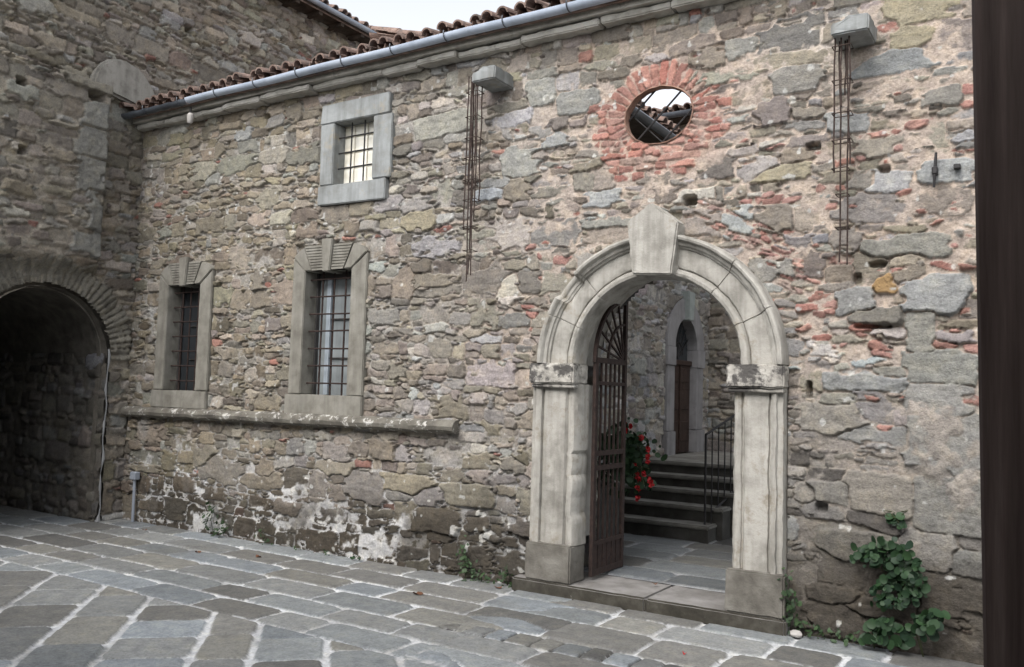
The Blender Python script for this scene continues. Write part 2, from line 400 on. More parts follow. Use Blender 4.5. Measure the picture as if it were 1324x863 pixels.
def pave_cols(u, v, n):
    pal = np.array([(.118, .115, .106), (.148, .150, .145), (.150, .158, .158), (.165, .178, .186), (.140, .136, .122), (.098, .096, .090), (.185, .195, .195)])
    c = 1.42*np.array([.98, 1., 1.025])*pal[rng.choice(7, n, p=[.20, .22, .22, .13, .06, .10, .07])]*np.exp(rng.normal(0, .12, (n, 1)))
    return c
XP0, XP1, YP0, YP1 = -13.0, 1.8, -6.7, .04
YB = -2.06
def rows(sh, edges, lu=(.4, .85), umin=-13, umax=2.6, inside=None, rotf=None, gap=.036):
    for a, b in zip(edges[:-1], edges[1:]):
        lo, hi = min(a, b), max(a, b); u = umin-rng.random()*.4
        while u < umax:
            L = rng.uniform(*lu)*(.75+.5*(hi-lo))
            P = (u+L/2, (lo+hi)/2); A = (L/2-gap*.72, (hi-lo)/2-gap*.55)
            yield P, A
            u += L
pv = Sheet((0, 0, 0), (1, 0, 0), (0, 1, 0), XP0, XP1, YP0, YP1, .0115)
edgesL = [.10, -.30, -.68, -1.02, -1.40, -1.72, YB]
edgesA = [.10, -.32, -.70, -1.16, -1.39, -1.74, YB]
for k in range(len(edgesL)-1):
    for P, A in rows(pv, [edgesL[k], edgesL[k+1]], lu=(.5, 1.0), umax=-3.4):
        pv.add(P[0], P[1], A[0], A[1], rng.normal(0, .012), 9, pave_cols(0, 0, 1)[0], .004+abs(rng.normal(0, .003)))
for k in range(len(edgesA)-1):
    if k == 3: continue
    for P, A in rows(pv, [edgesA[k], edgesA[k+1]], lu=(.45, 1.0), umin=-3.25):
        pv.add(P[0], P[1], A[0], A[1], rng.normal(0, .012), 9, pave_cols(0, 0, 1)[0], .004+abs(rng.normal(0, .003)))
# narrow strip of small drain slabs inside the fifth course
u = -3.62
while u < 2.6:
    if -3.63 < u < -1.35: L = .15+.05*rng.random()
    else: L = rng.uniform(.45, .9)
    dr = -3.63 < u < -1.35
    pv.add(u+L/2, (edgesA[3]+edgesA[4])/2, L/2-.008, abs(edgesA[3]-edgesA[4])/2-.012, rng.normal(0, .008), 16, pave_cols(0, 0, 1)[0]*(.80 if dr else 1), .004+abs(rng.normal(0, .003)))
    u += L
# the other laying direction nearer the camera
dB = np.array([-.695, .719]); nB = np.array([.719, .695]); rB = math.atan2(dB[1], dB[0])
eB = [-12.0, -11.4, -10.9, -10.3, -9.8, -9.2, -8.7, -8.2, -7.6, -7.05, -6.5, -6.0, -5.58, -5.06, -4.72, -4.28, -3.85, -3.4, -2.9, -2.45, -2.0, -1.5, -1.05, -.6, -.1, .4]
pb = Sheet((0, 0, 0), (1, 0, 0), (0, 1, 0), XP0, XP1, YP0, YP1, .0115)
for a, b in zip(eB[:-1], eB[1:]):
    s_ = -9.0-rng.random()
    while s_ < 11:
        L = rng.uniform(.36, .72); c = nB*(a+b)/2+dB*(s_+L/2)
        if XP0-.6 < c[0] < XP1+.6 and YP0-.6 < c[1] < YB+.6:
            pb.add(c[0], c[1], L/2-.016, (b-a)/2-.028, rB+rng.normal(0, .012), 9, pave_cols(0, 0, 1)[0]*1.08, .004+abs(rng.normal(0, .003)))
        s_ += L
jm = lambda u, v: -.010+0*u
jc = lambda u, v: mixc((.60, .615, .63), (.44, .445, .45), sstep(-.1, .5, fbm(u, v, .5, 3, 44)))
kw = dict(depth=.020, edge=.010, tilt=.003, round_=.002, noise_=.002, mnz=.004, erode=.007, warp=.022, fmax=1.04, strata=0)
pv.solve(pave_cols, jm, jc, **kw); pb.solve(pave_cols, jm, jc, **kw)
edge_v = YB+.012*fbm(pv.gu, pv.gv, .5, 2, 50)
selB = pv.gv < edge_v
jl = np.abs(pv.gv-edge_v) < .014
pv.H = np.where(selB, pb.H, pv.H); pv.C = np.where(selB[..., None], pb.C, pv.C)
pv.H = np.where(jl, -.006, pv.H); pv.C = np.where(jl[..., None], jc(pv.gu, pv.gv), pv.C)
dr = (pv.gu > -3.62) & (pv.gu < -1.35) & (pv.gv < edgesA[3]-.004) & (pv.gv > edgesA[4]+.004)
pv.C = np.where((dr & (pv.wgt < .5))[..., None], np.array([.045, .042, .04]), pv.C)
dirt = sstep(.25, .6, fbm(pv.gu, pv.gv, .9, 4, 61))[..., None]*.35
pv.C = pv.C*(1-dirt)+np.array([.14, .138, .128])*dirt
tag(pv.build('courtyard_paving', M_PAVE), kind='structure')

pi = Sheet((0, 0, .118), (1, 0, 0), (0, 1, 0), -4.4, .8, .45, 6.0, .025)
ed = [.45, .85, 1.3, 1.7, 2.1, 2.5, 3, 3.5, 4, 4.5, 5, 5.5, 6.1]
for P, A in rows(pi, ed, lu=(.5, 1.0), umin=-4.5, umax=.9):
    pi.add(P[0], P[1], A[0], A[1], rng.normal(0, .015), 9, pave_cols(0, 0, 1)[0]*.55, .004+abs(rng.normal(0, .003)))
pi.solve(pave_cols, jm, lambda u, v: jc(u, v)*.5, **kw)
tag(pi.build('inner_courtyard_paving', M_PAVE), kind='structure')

# ================================================================== MAIN FACADE
GX, GZ, GR0, GR1 = -2.61, 1.86, .672, 1.03      # gate centre, springing height, inner and outer radius
OX, OZ, OA, OB = -2.632, 3.828, .288, .232      # oval window
XL, XRW, ZT = -9.3, 1.4, 4.80
W1 = dict(x0=-6.10, x1=-5.583, z0=3.63, z1=4.262)
W2 = dict(x0=-6.43, x1=-5.80, z0=1.535, z1=2.775)
W3 = dict(x0=-8.615, x1=-8.065, z0=1.53, z1=2.722)
fw = Sheet((0, 0, 0), (1, 0, 0), (0, 0, 1), XL-.02, XRW, -.06, ZT, .008)
fw.courses(ch=.105, sd=.45, wr=(1.0, 2.7), split=.38, big=.08)
fw.chips(4500)
fw.seam(-4.42, 0, 3.2); fw.seam(-.845, 0, 2.45); fw.seam(-9.0, 0.8, 4.0)
g = (.27, .275, .27); tan = (.30, .27, .2); wh = (.36, .355, .34)
# named large stones measured on the wall (x centre, z centre, half width, half height)
for (x, z, a, b, c, h) in [(-4.80, 4.06, .31, .115, (.30, .295, .26), .01), (-.665, 2.335, .165, .105, g, .02), (-.755, 2.085, .075, .125, (.25, .245, .22), .012),
        (-.62, 1.85, .20, .095, (.24, .24, .22), .012), (-.66, 1.64, .17, .10, (.27, .265, .25), .008), (-.62, 1.36, .21, .17, (.25, .245, .23), .010), (-.93, 3.94, .245, .07, (.27, .28, .28), .02),
        (-.95, 3.12, .12, .075, (.35, .35, .35), .012), (-.60, 3.13, .14, .075, (.30, .31, .31), .008), (-.86, 2.655, .235, .07, (.24, .235, .21), .02), (-1.2, 3.56, .14, .07, g, .015),
        (-1.55, 3.95, .18, .11, (.24, .23, .21), .015), (-1.72, 3.72, .13, .09, (.2, .175, .165), .02), (-1.68, 3.25, .2, .06, tan, .015), (-3.35, 4.05, .16, .085, (.25, .25, .235), .012), (-3.72, 4.2, .12, .1, (.28, .28, .26), .01),
        (-3.9, 3.6, .17, .12, (.29, .29, .27), .012), (-3.55, 3.75, .12, .07, g, .01), (-3.1, 3.2, .16, .06, (.31, .32, .32), .01), (-4.3, 3.35, .14, .06, (.33, .35, .37), .012), (-5.0, 3.2, .17, .09, tan, .01),
        (-7.0, 4.05, .2, .09, (.3, .28, .24), .008), (-7.05, 3.6, .15, .1, (.28, .26, .21), .008), (-7.5, 4.35, .16, .07, g, .008), (-5.05, .75, .3, .09, (.29, .26, .2), .015), (-4.35, .72, .25, .09, (.28, .26, .21), .014), (-4.75, .45, .26, .11, (.2, .175, .14), .02),
        (-5.9, .82, .26, .07, (.27, .245, .2), .01), (-7.9, .8, .16, .12, (.24, .22, .18), .01), (-6.9, .75, .12, .1, (.24, .21, .17), .01), (-1.15, .62, .2, .10, (.20, .19, .17), .02), (-1.28, .33, .19, .06, (.16, .15, .13), .025), (-.95, .42, .22, .11, (.15, .135, .12), .015),
        (-.98, .25, .2, .09, (.13, .12, .105), .02), (-1.3, .98, .14, .09, (.22, .21, .19), .015), (-1.05, 1.0, .2, .12, (.26, .24, .21), .02), (-.55, .95, .2, .17, (.20, .195, .18), .01), (-.5, .62, .13, .1, (.2, .2, .19), .012), (-1.3, 1.5, .22, .09, (.24, .225, .2), .018), (-1.1, 1.75, .24, .05, g, .018),
        (-1.7, 2.55, .16, .08, (.25, .24, .22), .01), (-1.15, 2.3, .12, .09, (.27, .27, .26), .02), (-.98, 2.42, .07, .07, (.33, .22, .11), .025), (-1.05, 2.2, .15, .055, (.18, .17, .15), .025), (-.75, 4.35, .2, .14, (.30, .27, .2), .012), (-.75, 4.08, .16, .07, tan, .012), (-.62, 3.66, .1, .07, (.22, .21, .19), .012)]:
    fw.add(x, z, a, b, rng.normal(0, .015), rng.uniform(4, 7), np.array(c), h)
# red brick ring and courses round the oval window
nb = 34
def brick(): return BRICKS[rng.integers(0, 4)]*rng.uniform(.65, 1.0)+np.array([.06, .07, .06])*rng.uniform(.3, 1.3)+(rng.random() < .2)*np.array([.04, .08, .07])
for k in range(nb):
    th = 2*math.pi*k/nb
    if -2.35 < (th-2*math.pi if th > math.pi else th) < -.80: continue
    ln = rng.uniform(.075, .10)
    x = OX+(OA+.012+ln)*math.cos(th); z = OZ+(OB+.012+ln)*math.sin(th)
    rt = math.atan2((OB+.1)**-1*math.sin(th)*(OA+.1), math.cos(th))
    fw.add(x, z, ln, .029, rt, 7, brick(), rng.normal(.001, .004))
zb = OZ-OB-.05
for k in range(4):
    z = zb-.062*k-.0; x = OX-.55+rng.random()*.08+.03*k
    x2 = OX+.30-.05*k
    while x < x2:
        L = rng.uniform(.10, .22); fw.add(x+L/2, z, L/2-.002, .031, rng.normal(.0, .015), 8, brick(), rng.normal(.001, .004)); x += L
for side in (-1, 1):
    for k in range(7):
        z = OZ-.23+.062*k; ext = .46+rng.uniform(-.05, .1)-(.05 if side > 0 else 0)
        xi = OA*math.sqrt(max(0, 1-((z-OZ)/OB)**2))+.17
        if k < 2: xi -= .12
        x = xi
        while x < ext+.02:
            L = rng.uniform(.08, .16); fw.add(OX+side*(x+L/2), z, L/2-.002, .031, rng.normal(0, .02), 8, brick(), rng.normal(.001, .004)); x += L
fw.clear.append(lambda u, v: ((u-OX)/.50)**2+((v-OZ)/.42)**2 < 1)
# faded brick fragments bedded in the rubble of the right half
def faded(): return BRICKS[rng.integers(0, 4)]*rng.uniform(.5, .8)+np.array([.12, .105, .095])*rng.uniform(.5, 1.2)
for _ in range(100):
    cx_, cz_, sx_, sz_ = [(-1.5, 2.7, .35, .5), (-1.25, 2.1, .35, .5), (-.75, 3.4, .35, .7), (-2.0, 3.9, .5, .4), (-3.65, 2.5, .22, .3), (-.6, 1.6, .25, .5)][rng.choice(6, p=[.28, .2, .2, .12, .1, .1])]
    x, z = cx_+rng.normal(0, sx_), cz_+rng.normal(0, sz_)
    if math.hypot(x-GX, z-GZ) < 1.12 or (abs(x-GX) < 1.15 and z < GZ) or z > 4.5 or x > -.3: continue
    if any(abs(x-e_[0]) < e_[2]+.05 and abs(z-e_[1]) < e_[3]+.02 for e_ in fw.ex[:46]): continue
    fw.add(x, z, rng.uniform(.03, .085), rng.uniform(.016, .034), rng.normal(0, .2), rng.uniform(3, 6), faded(), rng.normal(.0, .006))
# thin brick slips following the gate arch at the upper right
for k in range(26):
    th = R(28+k*1.9); rr = GR1+.10+.05*rng.random()
    for q in range(2):
        r2 = rr+.13*q
        if rng.random() < .75: fw.add(GX+r2*math.cos(th), GZ+r2*math.sin(th), rng.uniform(.06, .10), .019, R(-22)+rng.normal(0, .06), 6, brick()*np.array([1, 1.15, 1.2]), rng.normal(.0, .005))
def fac_col(u, v, n):
    c = pick(n, [3, 2.4, 2.6, 1.0, 1.3, .8, 2.0, 1.1])
    c = c*np.array([1.0, .977, .955])
    left = sstep(-4.5, -7.5, u)
    c = c*(1-left[:, None]*.10)*(1+left[:, None]*np.array([.03, .0, -.08]))
    lowr = sstep(1.9, 1.0, v)*sstep(-2.0, -1.4, u)
    grey = c.mean(1, keepdims=True)
    c = c*(1-.8*lowr[:, None])+grey*np.array([1.0, .955, .90])*.70*.8*lowr[:, None]
    return c
def fac_mort(u, v):
    base = -.020+0*u
    up = sstep(1.8, 3.2, v)*sstep(-5.5, -2.5, u)
    base = base+.008*up                                    # fuller pointing high on the right
    base = base+.010*sstep(-.05, .5, fbm(u, v, .9, 3, 71))
    base = base-.024*sstep(.1, .6, fbm(u, v, .45, 4, 72))*(1-.6*up)
    base = base-.014*sstep(4.25, 4.6, v)
    base = base+.026*sstep(-.05, .25, fbm(u, v, .38, 4, 77))*sstep(-.84, -.82, u)*sstep(1.75, 1.45, v)*sstep(-.1, .3, v)
    base = base+.010*sstep(1.9, 1.2, v)*sstep(-1.75, -1.55, u)
    wl = sstep(.62, .45, v+.18*fbm(u, v, .5, 3, 73))*sstep(-8.9, -8.3, u)*sstep(-4.3, -4.9, u)
    return base+.010*wl*sstep(-.15, .2, fbm(u, v, .8, 3, 79))
def fac_mcol(u, v):
    warm = sstep(-6.0, -2.5, u+1.2*fbm(u, v, 1.3, 3, 74))*sstep(1.0, 2.2, v)
    c = mixc((.31, .295, .27), (.42, .355, .305), warm)
    c = mixc((0, 0, 0), c, np.ones_like(warm)) if False else c
    ob = sstep(1.25, .85, np.sqrt(((u-OX-.02)/.56)**2+((v-OZ+.03)/.42)**2)+.15*fbm(u, v, .2, 3, 76))[..., None]*.8
    c = c*(1-ob)+np.array([.40, .295, .25])*ob
    pk = sstep(.15, .5, fbm(u, v, .5, 4, 75))*.5
    c = c*(1-pk[..., None])+np.array([.37, .30, .25])*pk[..., None]
    gl = sstep(1.2, .5, v)*sstep(-2.2, -3.5, u)
    c = c*(1-gl[..., None])+np.array([.52, .52, .52])*gl[..., None]
    gr = sstep(2.0, 1.2, v)*sstep(-2.0, -1.4, u)*.7
    return c*(1-gr[..., None])+np.array([.25, .225, .20])*gr[..., None]
def bprob(u, v):
    p = .025+.28*np.exp(-(((u+1.35)/.55)**2+((v-2.5)/.75)**2))+.2*sstep(-1.2, -.8, u)*sstep(1.2, 1.8, v)+.05*np.exp(-(((u+3.7)/.3)**2+((v-2.6)/.3)**2))
    return p
fw.solve(fac_col, fac_mort, fac_mcol, brickp=bprob, depth=.045, edge=.010, face=.008, tilt=.022, round_=.001, noise_=.005, crease=.012)
u, v = fw.gu, fw.gv
# putlog holes and missing stones
for (x, z, a, b, d) in [(-2.36, 3.12, .055, .04, .16), (-1.465, 1.69, .022, .06, .10), (-1.45, 3.42, .05, .03, .08), (-.98, 3.2, .04, .03, .07), (-7.15, 4.5, .045, .028, .09), (-7.75, 4.28, .03, .025, .07), (-1.02, 2.55, .06, .022, .07), (-1.15, 2.46, .03, .04, .06), (-3.1, .1, .02, .02, .03), (-1.38, .88, .04, .03, .06), (-1.05, 2.13, .12, .018, .06)]:
    q = ((u-x)/a)**4+((v-z)/b)**4+.6*fbm(u, v, .05, 3, 81)
    fw.H -= d*sstep(1.4, .5, q)
# damp, mossy staining at the foot of the wall, white pointing left showing between dark stones
low = sstep(.74, .36, v+.24*fbm(u, v, .55, 4, 82)+.10*sstep(-7.5, -9, u))*sstep(-9.2, -8.6, u)
st = (low*fw.wgt*.88)[..., None]
fw.C = fw.C*(1-st)+np.array([.050, .043, .034])*(1+.25*fbm(u, v, .04, 3, 83))[..., None]*st
patchy = sstep(.0, .35, fbm(u, v, .45, 4, 84))*low*(1-fw.wgt)*.8
gm = (patchy*sstep(-8.2, -7.4, u))[..., None]; fw.C = fw.C*(1-gm)+np.array([.10, .09, .075])*gm
nearg = (sstep(1.15, .25, v+.3*fbm(u, v, .4, 4, 85))*np.exp(-((u+4.2)/.42)**2))[..., None]*.8
fw.C = fw.C*(1-nearg)+np.array([.070, .062, .050])*nearg
lr = (sstep(.95, .25, v+.3*fbm(u, v, .4, 4, 86))*sstep(-1.75, -1.55, u))[..., None]*.7
fw.C = fw.C*(1-lr)+np.array([.075, .066, .055])*lr
lich = sstep(.60, .68, fbm(u, v, .07, 2, 87)+.5*np.exp(-(((u+4.25)/.35)**2+((v-.4)/.2)**2))-.05)
fw.C = fw.C*(1-.8*lich[..., None])+np.array([.5, .5, .48])*.8*lich[..., None]
# grey weathering and pale lime runs
gw = (sstep(.1, .6, fbm(u, v, 1.1, 4, 88))*sstep(3.0, 1.6, v))[..., None]*.35
fw.C = fw.C*(1-gw)+np.array([.22, .21, .19])*gw
lime = (np.exp(-((u+8.98+.05*fbm(u, v, .3, 3, 90))/.09)**2)*sstep(3.4, 2.6, v)*sstep(.8, 1.2, v)*sstep(-.2, .3, fbm(u, v, .25, 4, 89)))[..., None]*.75
fw.C = fw.C*(1-lime)+np.array([.42, .42, .41])*lime
whp = (sstep(-.08, .18, fbm(u, v, .22, 4, 93))*sstep(-8.95, -8.6, u)*sstep(-6.9, -7.6, u)*sstep(.85, .6, v)*sstep(-.02, .10, v))[..., None]*(1-fw.wgt[..., None]*.93)*.95
fw.C = fw.C*(1-whp)+np.array([.58, .59, .60])*whp
# pale pointing around the corbels
for (x, z) in ((-4.0, 4.25), (-1.45, 4.22)):
    k = (np.exp(-(((u-x)/.28)**2+((v-z)/.3)**2))*(1-fw.wgt)*.7)[..., None]; fw.C = fw.C*(1-k)+np.array([.5, .46, .42])*k
# weak tree-less plaster on the pilaster of squared stones at far right
def in_rect(x0, x1, z0, z1): return (u > x0) & (u < x1) & (v > z0) & (v < z1)
# flatten behind dressed stone so that nothing pokes through
flat = in_rect(W1['x0']-.25, W1['x1']+.2, W1['z0']-.2, W1['z1']+.19) | in_rect(W2['x0']-.15, W2['x1']+.2, 1.34, 3.05) | in_rect(W3['x0']-.17, W3['x1']+.21, 1.34, 2.98)
flat |= (np.hypot(u-GX, v-GZ) < GR1-.05) & (v > GZ) | in_rect(GX-GR1+.03, GX+GR1-.03, -1, GZ+.01) | in_rect(GX-.2, GX+.2, 2.8, 3.05)
fw.H = np.where(flat, np.minimum(fw.H, -.03), fw.H)
def holes(cu, cv):
    h = (((cu-OX)/OA)**2+((cv-OZ)/OB)**2 < 1)
    h |= (np.hypot(cu-GX, cv-GZ) < GR0+.12) & (cv > GZ) | (np.abs(cu-GX) < GR0+.12) & (cv <= GZ)
    for W in (W1, W2, W3): h |= (cu > W['x0']-.05) & (cu < W['x1']+.05) & (cv > W['z0']-.05) & (cv < W['z1']+.05)
    return h
house = empty('stone_house', (-6, .3, 0), 'long rubble stone house front with arched gate, three barred windows and oval opening', 'house')
fw.build('facade_wall', M_RUB, house, holes)
bk = Sheet((0, .62, 0), (1, 0, 0), (0, 0, 1), XL+.05, XRW, -.05, ZT, .035)
bk.courses(ch=.15); bk.solve(lambda u, v, n: pick(n, [1]*8), lambda u, v: -.005+0*u, lambda u, v: np.ones(u.shape+(3,))*np.array([.3, .28, .25]), depth=.05)
bk.H = -bk.H
bk.build('rear_wall_face', M_RUB, house, lambda cu, cv: holes(cu, cv) | (((cu-OX+.16)/OA)**2+((cv-OZ-.13)/OB)**2 < 2.5))

# --- ledge under the windows
bm = BM(); prof = [(-.0, 1.355), (-.055, 1.35), (-.095, 1.33), (-.112, 1.295), (-.10, 1.26), (-.06, 1.235), (.0, 1.23)]
xs = np.arange(-9.26, -4.44, .04); rings = []
for x in xs:
    ring = []
    zs = -.028*((x+4.4)/-4.9)
    for (y, z) in prof:
        nz = mnoise.noise(Vector((x*4, y*9, z*9)))*.012+mnoise.noise(Vector((x*17, y*25, z*25)))*.007
        ring.append(bm.verts.new((x, y-nz+(.02 if y == 0 else 0), z+zs+nz*.8)))
    rings.append(ring)
for a, b in zip(rings[:-1], rings[1:]):
    for i in range(len(prof)-1): bm.faces.new((a[i], a[i+1], b[i+1], b[i]))
bm.faces.new(rings[0]); bm.faces.new(rings[-1][::-1])
tag(obj('ledge', bm, M_LEDGE, house, True), 'long dark stone ledge with white lichen below the two lower windows')

# --- cornice course and gutter along the eave
bm = BM(); x = -9.3
while x < XRW:
    L = random.uniform(.35, .95); pr_ = random.uniform(.09, .15); zz_ = random.uniform(-.012, .008)
    box(bm, (x+L/2, .03-pr_/2, 4.655+zz_), (L-.006, .06+pr_, random.uniform(.05, .07)), bev=.010, seg=2); x += L
rough(bm, .014, .11, 6, .06)
obj('cornice', bm, M_CORN, house)
def gutter(bm, p0, p1, r, n=10, wav=0.0):
    p0, p1 = Vector(p0), Vector(p1); d = (p1-p0).normalized(); side = d.cross(Vector((0, 0, 1))).normalized(); K = 40
    rr = []
    for i in range(K+1):
        p = p0.lerp(p1, i/K)+Vector((0, 0, wav*math.sin(i*.9)))
        out = [p+side*math.cos(R(180+180*k/n))*r+Vector((0, 0, 1))*math.sin(R(180+180*k/n))*r for k in range(n+1)]
        inn = [p+side*math.cos(R(180+180*k/n))*(r-.006)+Vector((0, 0, 1))*(math.sin(R(180+180*k/n))*(r-.006)) for k in range(n, -1, -1)]
        rr.append([bm.verts.new(q) for q in out+inn])
    for a, b in zip(rr[:-1], rr[1:]):
        for k in range(len(a)): bm.faces.new((a[k], a[(k+1) % len(a)], b[(k+1) % len(a)], b[k]))
    bm.faces.new(rr[0]); bm.faces.new(rr[-1][::-1])
bm = BM(); gutter(bm, (-9.36, -.245, 4.765), (-8.15, -.245, 4.765), .050, wav=.004)
tag(obj('gutter', bm, M_DZINC, house, True), 'short dark end length of the eave gutter')
bm = BM(); gutter(bm, (-8.15, -.245, 4.775), (XRW, -.245, 4.775), .052, wav=.004)
tag(obj('gutter', bm, M_ZINC, house, True), 'long bluish zinc length of the eave gutter')
for k in range(17):
    x = -8.9+.62*k; bm = BM()
    tube(bm, [(x, -.05, 4.775)]+[(x, -.245+.058*math.cos(R(360-t_)), 4.775+.058*math.sin(R(360-t_))) for t_ in range(0, 181, 20)]+[(x, -.30, 4.80)], .006, 5)
    obj('gutter_bracket', bm, M_DZINC, house)
def tiles(bm, P0, E, S, n_cols, rows_, sp, L=.42, r=None, jit=.016, deck=True):
    "clay barrel tiles: covers over channels, laid from eave point P0 along E, up the slope S"
    P0, E, S = Vector(P0), Vector(E).normalized(), Vector(S).normalized(); Nn = E.cross(S).normalized()
    if Nn.z < 0: Nn = -Nn
    r = r or sp*.33
    def half(c, r0, r1, up, ln):
        vs = []
        for (t, rr) in ((0, r0), (1, r1)):
            for rad in (rr, rr-.014):
                vs.append([bm.verts.new(c+S*(t*ln)+(E*math.cos(R(180*k/8))+Nn*(up*math.sin(R(180*k/8))))*rad) for k in range(9)])
        o0, i0, o1, i1 = vs
        for k in range(8):
            bm.faces.new((o0[k], o0[k+1], o1[k+1], o1[k])); bm.faces.new((i0[k], i1[k], i1[k+1], i0[k+1]))
            bm.faces.new((o0[k], i0[k], i0[k+1], o0[k+1]))
    for c in range(n_cols):
        for q in range(rows_):
            j = lambda: random.gauss(0, jit)
            b = P0+E*(c*sp+j()*.7)+S*(q*(L-.07)+j()*2)+Nn*(.022+q*.004+j()*.4)
            half(b, r*1.12, r*.92, 1, L)
            b2 = P0+E*((c+.5)*sp+j()*.4)+S*(q*(L-.07)+.05+j())+Nn*(.03+j()*.2)
            half(b2, r*.95, r*1.1, -1, L)
    if deck:
        a = P0-Nn*.05; w_ = n_cols*sp; h_ = rows_*(L-.07)+.05
        vs = [bm.verts.new(p) for p in (a, a+E*w_, a+E*w_+S*h_, a+S*h_)]; bm.faces.new(vs)
        vs2 = [bm.verts.new(p-Nn*.06) for p in (a, a+E*w_, a+E*w_+S*h_, a+S*h_)]; bm.faces.new(vs2)
        for k in range(4): bm.faces.new((vs[k], vs[(k+1) % 4], vs2[(k+1) % 4], vs2[k]))
sl_ = Vector((0, math.cos(R(13)), math.sin(R(13))))
bm = BM(); tiles(bm, (-9.25, -.24, 4.83), (1, 0, 0), sl_, 30, 9, .165)
tiles(bm, (-9.25+30*.165, -.24, 4.83), (1, 0, 0), sl_, 34, 3, .165)
obj('tiled_roof', bm, M_TILE, house)
bm = BM(); box(bm, ((-9.3+XRW)/2, .0, 4.735), (XRW+9.3, .30, .09))
rough(bm, .01, .15, 3, .12)
obj('eave_board', bm, M_CORN, house)

# --- windows
def pieces(name, polys, y0, y1, m_, parent, bev=.008, amp=.004):
    bm = BM()
    for p in polys: prism(bm, p, y0+random.uniform(-.004, .004), y1, bev)
    rough(bm, amp, .12, random.random()*9, .09)
    return obj(name, bm, m_, parent)
def rect(x0, x1, z0, z1): return [(x0, z0), (x1, z0), (x1, z1), (x0, z1)]
# upper window
x0, x1, z0, z1 = W1['x0'], W1['x1'], W1['z0'], W1['z1']
win = pieces('window', [[(x0-.20, z0-.195), (x1+.175, z0-.205), (x1+.18, z0), (x0-.195, z0)], [(x0-.175, z0+.004), (x0, z0+.004), (x0, z1), (x0-.19, z1)], [(x1, z0+.004), (x1+.24, z0+.004), (x1+.24, z1-.004), (x1, z1-.004)],
              [(x0-.20, z1+.004), (x1+.20, z1+.002), (x1+.195, z1+.205), (x0-.18, z1+.20)]], -.035, .34, M_SERENA, house)
tag(win, 'small upper window with grey slab frame and bright cream panes')
bm = BM(); box(bm, ((x0+x1)/2, .14, (z0+z1)/2), (x1-x0+.03, .02, z1-z0+.03)); obj('pane', bm, M_PANE_CREAM, win)
bm = BM()
for k in (1, 2): tube(bm, [(x0+(x1-x0)*(k/3-.02), .05, z0-.01), (x0+(x1-x0)*(k/3-.02), .05, z1+.01)], .008, 6)
for k in (1, 2, 3): tube(bm, [(x0-.02, .045, z0+(z1-z0)*k/4+.02), (x1+.02, .045, z0+(z1-z0)*k/4+.02)], .008, 6)
obj('grille', bm, M_DIRON, win)
bm = BM()
for k in (1, 2): box(bm, (x0+(x1-x0)*(k/3-.07), .122, (z0+z1)/2), (.007, .010, z1-z0))
for k in (1, 2, 3): box(bm, ((x0+x1)/2, .121, z0+(z1-z0)*k/4+.045), (x1-x0, .010, .007))
obj('sash', bm, plain('faded_sash_paint', (.7, .66, .56), .6), win)
